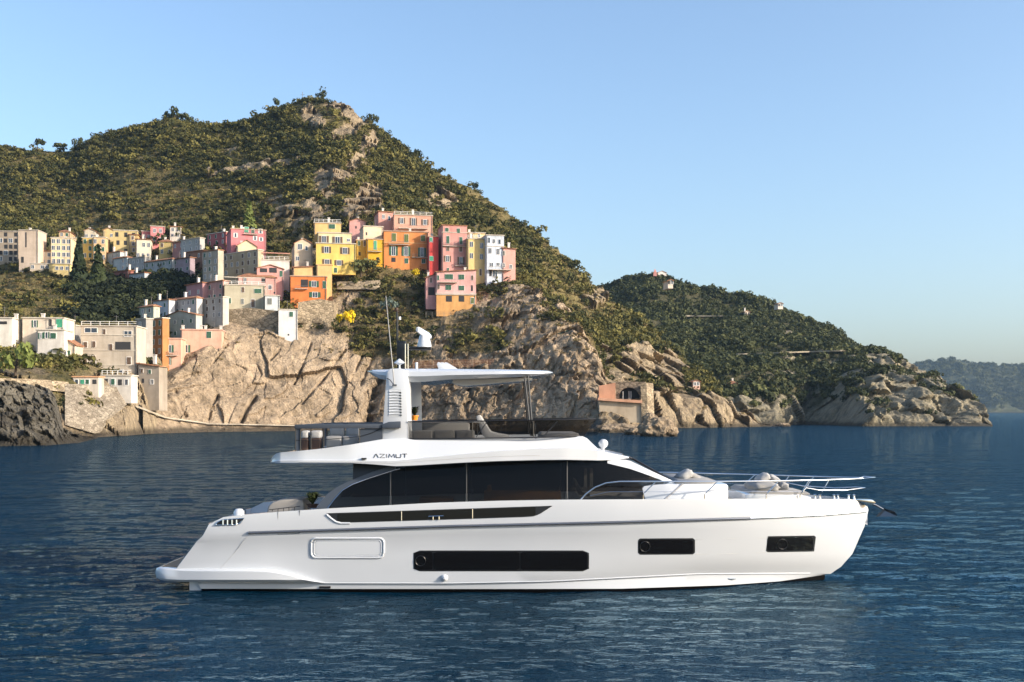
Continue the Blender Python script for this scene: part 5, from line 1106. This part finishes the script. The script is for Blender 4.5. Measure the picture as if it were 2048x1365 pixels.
h = House('house', 'narrow stone house on the stairs between the grey-beige building and the pink house', 276, 318, 728, 782, ground_Y(297, 782)-1.5, -6, 5, (.36, .31, .25), 'shed', [(284,742,5,8,'cb'),(300,744,5,8,'cg'),(286,762,5,9,'d'),(304,764,6,9,'p')], topr=734, deep=5)
h = House('house', 'small cream gabled house behind the white lower storey on the harbour', 112, 150, 690, 736, 262, 4, 6, (.56, .48, .38), 'gable', [(121,706,5,9,'cg'),(138,706,5,9,'cg'),(122,724,6,10,'d'),(138,724,5,9,'p')], deep=5, apex=1.4)
# --- upper village across the valley
U = [('slab_block', 'tall pale beige slab block at the far left of the upper village', 38, 76, 461, 533, 452, (.58, .47, .37), 'flat', None, 4),
 ('house', 'brown block with rows of balconies at the left edge of the photo', -14, 37, 463, 524, 450, (.40, .33, .25), 'flat', (5, 5, 1.3, 1.6, 'd'), 4),
 ('house', 'cream yellow house with dark arched windows right of the slab block', 102, 142, 476, 529, 448, (.72, .58, .35), 'flat', (4, 4, 1.1, 1.6, 'p'), 10),
 ('house', 'small cream house with a red awning below the yellow houses', 80, 104, 503, 530, 443, (.68, .56, .42), 'shed', (2, 2, 1.1, 1.4, 'p'), 10),
 ('house', 'ochre house with narrow windows, next right of the cream yellow house', 142, 164, 477, 516, 449, (.62, .44, .18), 'flat', (3, 2, 1.0, 1.7, 'cb'), 10),
 ('house', 'deep yellow house in the middle of the upper row', 164, 186, 476, 518, 450, (.64, .45, .14), 'flat', (3, 2, 1.0, 1.7, 'cg'), 10),
 ('house', 'peach house with green shutters at the end of the ochre row', 186, 211, 475, 522, 450, (.66, .46, .26), 'flat', (3, 3, 1.0, 1.6, 'cg'), 10),
 ('house', 'small yellow attic house behind the peach house', 206, 229, 461, 480, 458, (.62, .46, .22), 'gable', (1, 2, .9, 1.2, 'p'), 12),
 ('house', 'olive yellow house with balconies in front of the pink house', 227, 274, 461, 510, 452, (.56, .45, .22), 'flat', (3, 3, 1.2, 1.8, 'd'), 12),
 ('house', 'bright cream house with two rows of small windows below the pink house', 272, 302, 479, 521, 447, (.74, .64, .50), 'shed', (2, 3, .9, 1.5, 'p'), 14),
 ('house', 'strong pink house standing tallest at the right of the upper row', 301, 329, 453, 487, 452, (.66, .25, .25), 'flat', (2, 2, .9, 1.4, 'p'), 16),
 ('house', 'lower pink block, darkened for side shade, attached left of the strong pink house', 283, 302, 463, 484, 456, (.52, .19, .19), 'flat', (1, 2, .9, 1.4, 'p'), 16),  # strong pink darkened, side shade put into the wall colour
 ('house', 'olive ochre house with a dark tiled roof in the valley', 318, 345, 484, 510, 440, (.50, .38, .16), 'hip', (2, 2, .9, 1.5, 'cb'), 6),
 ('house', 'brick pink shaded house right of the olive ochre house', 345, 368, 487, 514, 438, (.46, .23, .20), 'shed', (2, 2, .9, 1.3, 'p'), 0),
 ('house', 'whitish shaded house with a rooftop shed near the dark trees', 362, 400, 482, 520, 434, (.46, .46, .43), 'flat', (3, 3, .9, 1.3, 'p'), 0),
 ('house', 'small white cottage half hidden by trees above the valley', 340, 362, 454, 476, 462, (.66, .60, .52), 'shed', (2, 2, .9, 1.2, 'p'), 10),
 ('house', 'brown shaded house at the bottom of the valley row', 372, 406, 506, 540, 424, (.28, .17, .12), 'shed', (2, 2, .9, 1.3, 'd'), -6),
 ('house', 'pale shaded cottage with walls tinted shade-blue left of the gully trees', 226, 254, 519, 544, 432, (.46, .52, .54), 'hip', (2, 2, .9, 1.2, 'p'), 0),  # wall tinted with the blue that shade gives to white
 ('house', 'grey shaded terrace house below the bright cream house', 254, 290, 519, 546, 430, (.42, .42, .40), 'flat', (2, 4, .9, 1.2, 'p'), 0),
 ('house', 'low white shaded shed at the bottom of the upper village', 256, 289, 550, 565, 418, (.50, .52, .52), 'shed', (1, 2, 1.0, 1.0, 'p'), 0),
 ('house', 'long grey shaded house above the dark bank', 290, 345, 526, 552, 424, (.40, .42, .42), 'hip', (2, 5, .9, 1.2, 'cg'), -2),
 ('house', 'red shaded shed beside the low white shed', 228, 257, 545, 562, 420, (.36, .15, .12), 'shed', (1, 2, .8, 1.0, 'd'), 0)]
U += [('house', 'faded apricot house squeezed behind the cream yellow house', 118, 140, 464, 486, 460, (.62, .44, .26), 'hip', (2, 2, .9, 1.3, 'cg'), 10),
 ('house', 'pale stone cottage with a red roof above the deep yellow house', 168, 190, 462, 482, 462, (.58, .50, .38), 'gable', (1, 2, .9, 1.2, 'p'), 10),
 ('house', 'low cream terrace under the slab block', 60, 100, 528, 540, 440, (.60, .50, .38), 'flat', (1, 4, 1.0, 1.2, 'p'), 8),
 ('house', 'yellow garden house on the terrace below the small cream house', 98, 140, 528, 545, 436, (.66, .52, .24), 'flat', (1, 4, 1.0, 1.2, 'p'), 8),
 ('house', 'narrow ochre tower house between the olive yellow and bright cream houses', 258, 276, 470, 506, 446, (.56, .40, .18), 'shed', (3, 1, .9, 1.4, 'cb'), 12),
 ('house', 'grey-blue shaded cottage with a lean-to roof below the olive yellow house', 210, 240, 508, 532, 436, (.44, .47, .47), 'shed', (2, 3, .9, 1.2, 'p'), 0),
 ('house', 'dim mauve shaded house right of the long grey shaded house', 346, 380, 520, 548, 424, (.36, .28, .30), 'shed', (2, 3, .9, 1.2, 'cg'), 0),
 ('house', 'dark red shaded house against the left wall of the crimson house', 414, 452, 470, 506, 400, (.40, .13, .13), 'flat', (3, 3, .9, 1.3, 'cg'), 0)]  # shade of the crimson side put into the wall colour
for nm, lb, a, b, tp, bs, Y, col, rf, au, an_ in U:
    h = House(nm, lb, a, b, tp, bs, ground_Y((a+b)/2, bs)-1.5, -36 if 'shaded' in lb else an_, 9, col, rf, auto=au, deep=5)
    if nm == 'slab_block':
        h.cat = 'building'; h.win(45, 520, 5, 12, 'd'); h.win(52, 480, 1.5, 30, 'd')
# --- masonry
def wall_thing(name, label, pts, Y0, Y1, mat, thick=1.5, cat='wall'):
    n_ = len(pts); xs = [p[0] for p in pts]; lo, hi = min(xs), max(xs)
    A = [W(x, y, Y0+(Y1-Y0)*(x-lo)/(hi-lo)) for x, y in pts]; e = MB(); e.prism(A, (0.1*thick, thick, 0)); c = sum(A, Vector())/n_
    o = e.build(name, mat, None, 0, loc=(c.x, c.y, min(p.z for p in A))); return tag(o, label, cat)
wall_thing('stone_bastion', 'battered rubble stone bastion carrying the grey-green house', [(447,672),(449,620),(498,616),(555,622),(558,690),(500,690)], 335, 334.5, m_stone, 6, 'stone wall')
wall_thing('retaining_wall', 'rubble stone retaining wall with blind arches below the vivid orange house', [(594,690),(596,605),(640,598),(668,604),(668,640),(640,694)], 337, 341, m_stone, 5, 'stone wall')
for k, x in enumerate((603, 635)):
    pts = [(x-9, 646)]+[(x+9*math.cos(a), 644-9*math.sin(a)) for a in np.linspace(math.pi, 0, 9)]+[(x+9, 646)]
    wall_thing('blind_arch', 'blind arch nearer the white tower house in the rubble wall' if k == 0 else 'blind arch farther from the white tower house in the rubble wall', pts, 336.5 if k == 0 else 338.5, 336.5 if k == 0 else 338.5, m_stone, .8, 'arch')
def drape(name, label, A, B, n_, m_, mat, cat, off=.7, thick=2.5, gy=None):
    """masonry lying against the slope: A and B are its upper and lower edges as seen from the sea"""
    g_ = gy or ground_Y
    xs = np.linspace(A[0][0], A[-1][0], n_+1); rows = []
    for j in range(m_+1):
        row = []
        for x in xs:
            ya, yb = ip(x, A), ip(x, B); y = ya+(yb-ya)*j/m_; row.append([x, y, g_(x, y)-off])
        rows.append(row)
    Ya = np.array([[r_[2] for r_ in row] for row in rows])
    for _ in range(3):
        P_ = np.pad(Ya, 1, 'edge'); Ya = (P_[1:-1, 1:-1]*2+P_[:-2, 1:-1]+P_[2:, 1:-1]+P_[1:-1, :-2]+P_[1:-1, 2:])/6
    Vv = [[W(x, y, Ya[j, i]) for i, (x, y, _) in enumerate(row)] for j, row in enumerate(rows)]
    mb = MB(); back = [[p_+Vector((0, thick, 0)) for p_ in r_] for r_ in Vv]; mb.loft(Vv)
    ring = lambda g: g[0]+[r_[-1] for r_ in g[1:]]+g[-1][::-1][1:]+[r_[0] for r_ in g[::-1][1:-1]]
    mb.loft([ring(Vv), ring(back)], closed=True); c = Vv[-1][0]; o = mb.build(name, mat, None, 30, loc=c); return tag(o, label, cat)
drape('terrace_wall', 'low dry stone wall below the tall yellow house garden', [(674,564),(760,561)], [(674,579),(760,579)], 16, 3, m_stone, 'wall', 1.5)
drape('quay_wall', 'pale stone quay wall along the harbour mole', [(-60,756),(60,758),(128,764)], [(-60,775),(60,777),(128,784)], 30, 3, m_stone, 'quay', 1.0)
drape('harbour_wall', 'sunlit stone harbour wall below the quay kiosk', [(130,768),(210,771),(256,780)], [(130,850),(190,868),(210,842),(256,800)], 26, 6, stone_mat('pale harbour masonry', (.17, .14, .105), (.32, .275, .21), 1.1), 'quay', 1.0)
drape('shore_path', 'pale concrete footpath along the foot of the slanting cliff', [(272,812),(330,834),(420,847),(600,851)], [(272,814.5),(330,836.5),(420,849),(600,852.5)], 60, 1, wall_mat((.40, .35, .27)), 'path', .6, 1.2)
# tunnel mouth by the sea
tn = empty('tunnel_portal', W(1255, 842, 292), 'stone tunnel portal with a dark arch above the sea wall', 'tunnel')
mb = MB(); mb.prism([W(x, y, 293) for x, y in ((1232,797),(1238,797),(1238,790),(1241,783),(1247,778),(1256,775),(1266,777),(1274,783),(1278,790),(1279,797),(1290,797),(1290,764),(1232,764))], (.6, 3, 0)); mb.build('portal_wall', stone_mat('portal stone', (.14, .11, .08), (.27, .21, .15), .8), tn, 0)
mb = MB(); mb.prism([W(x, y, 295) for x, y in ((1234,798),(1234,772),(1284,772),(1284,798))], (0, .5, 0)); mb.build('tunnel_darkness', m_holes, tn, 0)
mb = MB(); mb.prism([W(x, y, 290) for x, y in ((1196,796),(1284,801),(1284,807),(1196,801))], (0, 5, 0)); mb.build('parapet', wall_mat((.60, .34, .22)), tn, 0)
mb = MB(); mb.prism([W(x, y, 291) for x, y in ((1198,801),(1285,806),(1288,846),(1200,846))], (0, 4, 0)); mb.build('sea_wall', wall_mat((.46, .38, .28)), tn, 0)
mb = MB(); mb.prism([W(x, y, 290.5) for x, y in ((1281,768),(1293,766),(1296,850),(1284,850))], (2.2, 3, 0)); mb.build('pier', m_stone, tn, 0)
mb = MB(); mb.prism([W(x, y, 292.5) for x, y in ((1198,796),(1198,772),(1231,766),(1231,798))], (0, 2, 0)); mb.build('brick_wall', wall_mat((.56, .30, .19)), tn, 0)
for px in (1246, 1258, 1262):
    mb = MB(); mb.tube([W(px, 799, 292), W(px, 783, 292)], .06, 6); mb.build('post', m_frame, tn)
def ground_head(px, py):
    X_ = CX+F*dV[..., 0]/dV[..., 1]; P_ = HZ-F*(dV[..., 2]-CZ)/dV[..., 1]; m = (abs(X_-px) < 5) & (abs(P_-py) < 5); return float(dV[..., 1][m].min()) if m.any() else 560.0
# chapel and small houses on the headland
h = House('chapel', 'tiny white chapel on the skyline of the second headland', 1316, 1333, 546, 553, 700, 8, 8, (.74, .68, .64), 'gable', [(1322,550,2,3,'d')], deep=12, apex=1.2, cat='chapel')
mb = MB(); c = W(1310, 553, 699); mb.box((c.x-1.1, c.y-1, c.z-12), (c.x+1.1, c.y+1.2, c.z+2.6)); c2 = c+Vector((0, 0.1, 2.6)); mb.lathe([(1.3, 0), (.9, .8), (0, 2.4)], c2, 4); o = mb.build('bell_tower', wall_mat((.62, .30, .26)), None, 0, loc=c); tag(o, 'small reddish bell tower beside the white chapel', 'bell tower')
for nm, lb, a, b, tp, bs, Y, col, rf in (('house', 'small pink coastal house on the ledge above the white rocks', 1386, 1400, 764, 772, 366, (.66, .42, .34), 'gable'), ('house', 'low red-roofed coastal shed on the slope of the headland', 1456, 1478, 768, 774, 400, (.52, .26, .15), 'hip'), ('house', 'tiny white house high on the headland ridge', 1556, 1566, 608, 613, 650, (.72, .66, .58), 'gable'), ('house', 'tiny cream farmhouse halfway along the headland slope', 1490, 1500, 624, 630, 655, (.66, .56, .44), 'gable'), ('house', 'tiny pale hut just below the chapel', 1336, 1346, 562, 568, 690, (.66, .58, .48), 'gable')):
    House(nm, lb, a, b, tp, bs, (ground_Y if a < 1420 else ground_head)((a+b)/2, bs)-1.5, 10, 5, col, rf, deep=1.5, auto=(1, 2, .9, 1.1, 'd'))
for nm, lb, ps in (('road_wall', 'upper pale road wall cut across the headland below the chapel', [(x, 632+(x-1350)*.004) for x in range(1350, 1452, 10)]), ('road_wall', 'longer lower road wall running along the headland to the woods', [(x, 712-(x-1380)*.035) for x in range(1380, 1700, 12)])):
    mb = MB(); loops = []
    for x, y in ps:
        Y = ground_head(x, y)-2.5; loops.append([W(x, y-1.2, Y), W(x, y+1.6, Y), W(x, y+1.6, Y)+Vector((0, 6, 0)), W(x, y-1.2, Y)+Vector((0, 6, 0))])
    ys = [l[0].y for l in loops]; ym = np.convolve(np.pad(ys, 2, 'edge'), np.ones(5)/5, 'valid')
    loops = [[W(x, y-1.2, Y), W(x, y+1.6, Y), W(x, y+1.6, Y)+Vector((0, 8, 0)), W(x, y-1.2, Y)+Vector((0, 8, 0))] for (x, y), Y in zip(ps, ym)]
    mb.loft(loops, True, True); o = mb.build(nm, wall_mat((.42, .36, .26)), None, 0); tag(o, lb, 'road wall')
# --- rocks in the water
def rock(name, label, px, py, Y, sx, sy, sz, seed, mat=m_cliff):
    bm = bmesh.new(); bmesh.ops.create_icosphere(bm, subdivisions=5, radius=1); P_ = np.array([v.co for v in bm.verts])
    d = 1+.45*fbm(P_*1.3+seed, 4, True)+.18*fbm(P_*4+seed, 3)
    c = W(px, py, Y)
    for v, k in zip(bm.verts, d): v.co = Vector((v.co.x*sx, v.co.y*sy, v.co.z*sz))*float(k)
    me = bpy.data.meshes.new(name); bm.to_mesh(me); bm.free()
    a = me.attributes.new('rock', 'FLOAT', 'POINT'); a.data.foreach_set('value', np.ones(len(me.vertices), np.float32))
    zz = np.empty(len(me.vertices)*3, np.float32); me.vertices.foreach_get('co', zz); zz = zz.reshape(-1, 3)[:, 2]+c.z
    a = me.attributes.new('wet', 'FLOAT', 'POINT'); a.data.foreach_set('value', (1-sstep(.3, 1.1, zz)).astype(np.float32))
    me.polygons.foreach_set('use_smooth', [True]*len(me.polygons)); me.set_sharp_from_angle(angle=R(38)); o = link(name, me, mat); o.location = c; tag(o, label, 'rock'); return o
rock('sea_rock', 'tall brown rock standing in the water beyond the yacht bow', 1316, 862, 240, 3.9, 2.6, 2.6, 3)
rock('sea_rock', 'rounded rock leaning on the tall brown sea rock', 1300, 852, 243, 2.0, 1.8, 2.6, 8)
rock('sea_rock', 'low wide rock shelf under the sea wall of the tunnel', 1245, 862, 282, 8.0, 3.0, 1.6, 12)
rock('sea_rock', 'low brown rock just left of the tall sea rock', 1278, 866, 255, 3.0, 2.0, 1.2, 15)
rock('sea_rock', 'tiny rock awash off the white coastal rocks', 1565, 852, 392, 2.4, 1.6, .9, 17)
# --- fences and poles
def fence(name, label, pts, Y, hgt, mat, cat='fence', bars=3):
    P_ = [W(x, y, Y) for x, y in pts]; e = empty(name, P_[0], label, cat)
    for p_ in P_:
        mb = MB(); mb.tube([p_-Vector((0, 0, .6)), p_+Vector((0, 0, hgt))], .05, 6); mb.build('post', mat, e)
    for k in range(bars):
        mb = MB(); mb.tube([p_+Vector((0, 0, hgt*(k+1)/bars-.05)) for p_ in P_], .03, 6); mb.build('rail', mat, e)
    return e
fence('garden_fence', 'thin post and rail fence below the detached pink house', [(852+i*12, 632+.2*i) for i in range(10)], 338, 1.3, m_rail)
e = fence('net_fence', 'rust coloured mesh fence along the cliff edge above the hardtop', [(826,738),(866,736),(906,735),(946,735),(986,734),(1026,735),(1056,736)], 322, 2.4, m_terr)
mb = MB(); pp = [W(x, y, 322.1) for x, y in ((826,738),(866,736),(906,735),(946,735),(986,734),(1026,735),(1056,736))]; t = NT('rust netting'); t.set(Base_Color=(.36, .15, .06), Roughness=.9); tr = t.n('BsdfTransparent'); mx = t.n('MixShader'); mx.inputs[0].default_value = .75; t.l(t.b.outputs[0], mx.inputs[1]); t.l(tr.outputs[0], mx.inputs[2]); t.l(mx.outputs[0], t.out.inputs[0])
mb.loft([pp, [p_+Vector((0, 0, 2.3)) for p_ in pp]]); mb.build('netting', t.m, e, 0)
mb = MB(); a = W(605, 212, 548); mb.tube([a, W(605, 184, 548)], .12, 6); mb.tube([W(601, 190, 548), W(609, 190, 548)], .08, 6); o = mb.build('utility_pole', m_rail, None, loc=a); tag(o, 'thin utility pole standing on the hill summit', 'pole')
# --- single trees and bushes that can be told apart
def tree(label, px, py, Y, hgt, rad, mat, seed, shape='bush', trunk=.35, name='tree', cat='tree', n=220, leaf=.15, flat=.7):
    if py > 490 and Y > 360: Y = ground_Y(px, py)-1.5
    b = W(px, py, Y); e = empty(name, b, label, cat); mb = MB(); r_ = random.Random(seed); k = r_.uniform(-.1, .1)*hgt
    mb.tube([b-Vector((0, 0, 1)), b+Vector((k*.4, 0, hgt*trunk)), b+Vector((k, 0, hgt*.75))], [rad*.09, rad*.07, rad*.03], 7)
    for j in range(4):
        a = r_.uniform(0, 6.28); p_ = b+Vector((k*.6, 0, hgt*(trunk+.08*j))); mb.tube([p_, p_+Vector((math.cos(a)*rad*.5, math.sin(a)*rad*.5, hgt*.18))], [rad*.04, rad*.015], 5)
    mb.build('trunk', m_bark, e)
    me = clump_mesh('crown', n, seed, flat, leaf, mat, shape); o = sub('crown', me, mat, e)
    if shape == 'cone': o.scale = (rad*1.7, rad*1.7, hgt/2.2)
    else: o.location = (k, 0, hgt*trunk); o.scale = (rad, rad, hgt*(1-trunk)/1.0)
    return e
tree('spreading umbrella pine alone on the ridge left of the summit', 554, 222, 556, 7.5, 2.4, m_pine, 1, trunk=.4, flat=.6)
tree('small pine beside the umbrella pine on the ridge', 539, 228, 558, 5.0, 2.0, m_pine, 2, trunk=.3, flat=.5)
tree('dark round tree on the very top of the hill summit', 648, 199, 547, 5, 2.6, m_scrubfar, 3, trunk=.15)
tree('clump-headed pine on the left shoulder of the hill', 350, 246, 574, 8, 5.0, m_scrubfar, 4, trunk=.12)
tree('second pine on the left shoulder, just right of the clump-headed one', 372, 248, 573, 7, 3.6, m_scrubfar, 5, trunk=.15)
tree('broad dark tree on the ridge where it dips at the far left', 74, 296, 598, 6, 3.4, m_scrubfar, 6, trunk=.15, flat=.55)
tree('low flat-topped tree on the ridge right of the broad dark tree', 122, 298, 598, 4.5, 4.2, m_scrubfar, 7, trunk=.1, flat=.5)
tree('small upright tree on the left ridge before it climbs', 158, 292, 596, 5.5, 2.4, m_scrubfar, 8, trunk=.12)
tree('round dark tree on the steep right ridge above the cliffs', 738, 252, 540, 7, 3.2, m_scrubfar, 9, trunk=.15)
tree('dark bushy tree on the right ridge above the grassy slope', 836, 318, 524, 5.5, 2.6, m_scrubfar, 10, trunk=.15)
tree('lone small tree halfway down the right skyline of the hill', 948, 380, 505, 4.2, 2.0, m_scrubfar, 11, trunk=.2)
tree('bright green conical tree behind the crimson house', 498, 454, 392, 9, 2.6, m_lime, 12, 'cone', n=320, leaf=.2)
tree('yellow flowering broom bush by the rubble retaining wall', 697, 648, 334, 4.2, 2.0, m_broom, 13, trunk=.1, name='broom_bush', cat='bush')
tree('dark rounded bush just left of the flowering broom', 681, 648, 336, 4.4, 2.4, m_scrubfar, 14, trunk=.1, name='bush', cat='bush')
tree('small yellow broom bush under the orange house', 828, 553, 358, 2.6, 1.7, m_broom, 15, trunk=.1, name='broom_bush', cat='bush')
tree('large dark evergreen bush at the foot of the mustard house', 722, 548, 357, 6.0, 4.6, m_scrubfar, 16, trunk=.1, name='bush', cat='bush')
tree('grey-green agave clump on the cliff right of the pinnacle slope', 1118, 678, 330, 4.5, 3.0, m_agave, 17, trunk=.05, name='agave', cat='plant')
tree('grey-green agave clump on the cliff behind the whip antenna', 776, 618, 344, 3.6, 2.8, m_agave, 18, trunk=.05, name='agave', cat='plant')
tree('tall dark conifer in front of the upper village ochre row', 158, 560, 430, 15, 3.4, m_pine, 19, 'cone', n=360, leaf=.2)
tree('dark conifer right of the tall one in the valley', 196, 566, 428, 13, 3.2, m_pine, 20, 'cone', n=360, leaf=.2)
tree('dark leafy tree between the slab block and the cream yellow house', 90, 500, 446, 9, 3.0, m_scrubfar, 21, trunk=.2)
tree('round bush at the corner of the left harbour garden', 30, 742, 226, 6, 3.5, m_lime, 22, trunk=.1, name='bush', cat='bush')

# ------------------------------------------------------------------ air
mb = MB(); mb.box((-4000, -60, -60), (4000, 4600, 420)); t = NT('sea haze')
for lk in list(t.out.inputs['Surface'].links): t.t.links.remove(lk)
pv = t.n('VolumePrincipled'); pv.inputs['Color'].default_value = (.5, .74, 1, 1); pv.inputs['Density'].default_value = 0.00005; pv.inputs['Anisotropy'].default_value = .2
t.l(pv.outputs[0], t.out.inputs['Volume']); t.m.volume_intersection_method = 'FAST' if hasattr(t.m, 'volume_intersection_method') else None
hz = mb.build('haze', t.m, None, 0); tag(hz, 'thin blue sea haze filling the air over the bay', 'haze', kind='stuff')
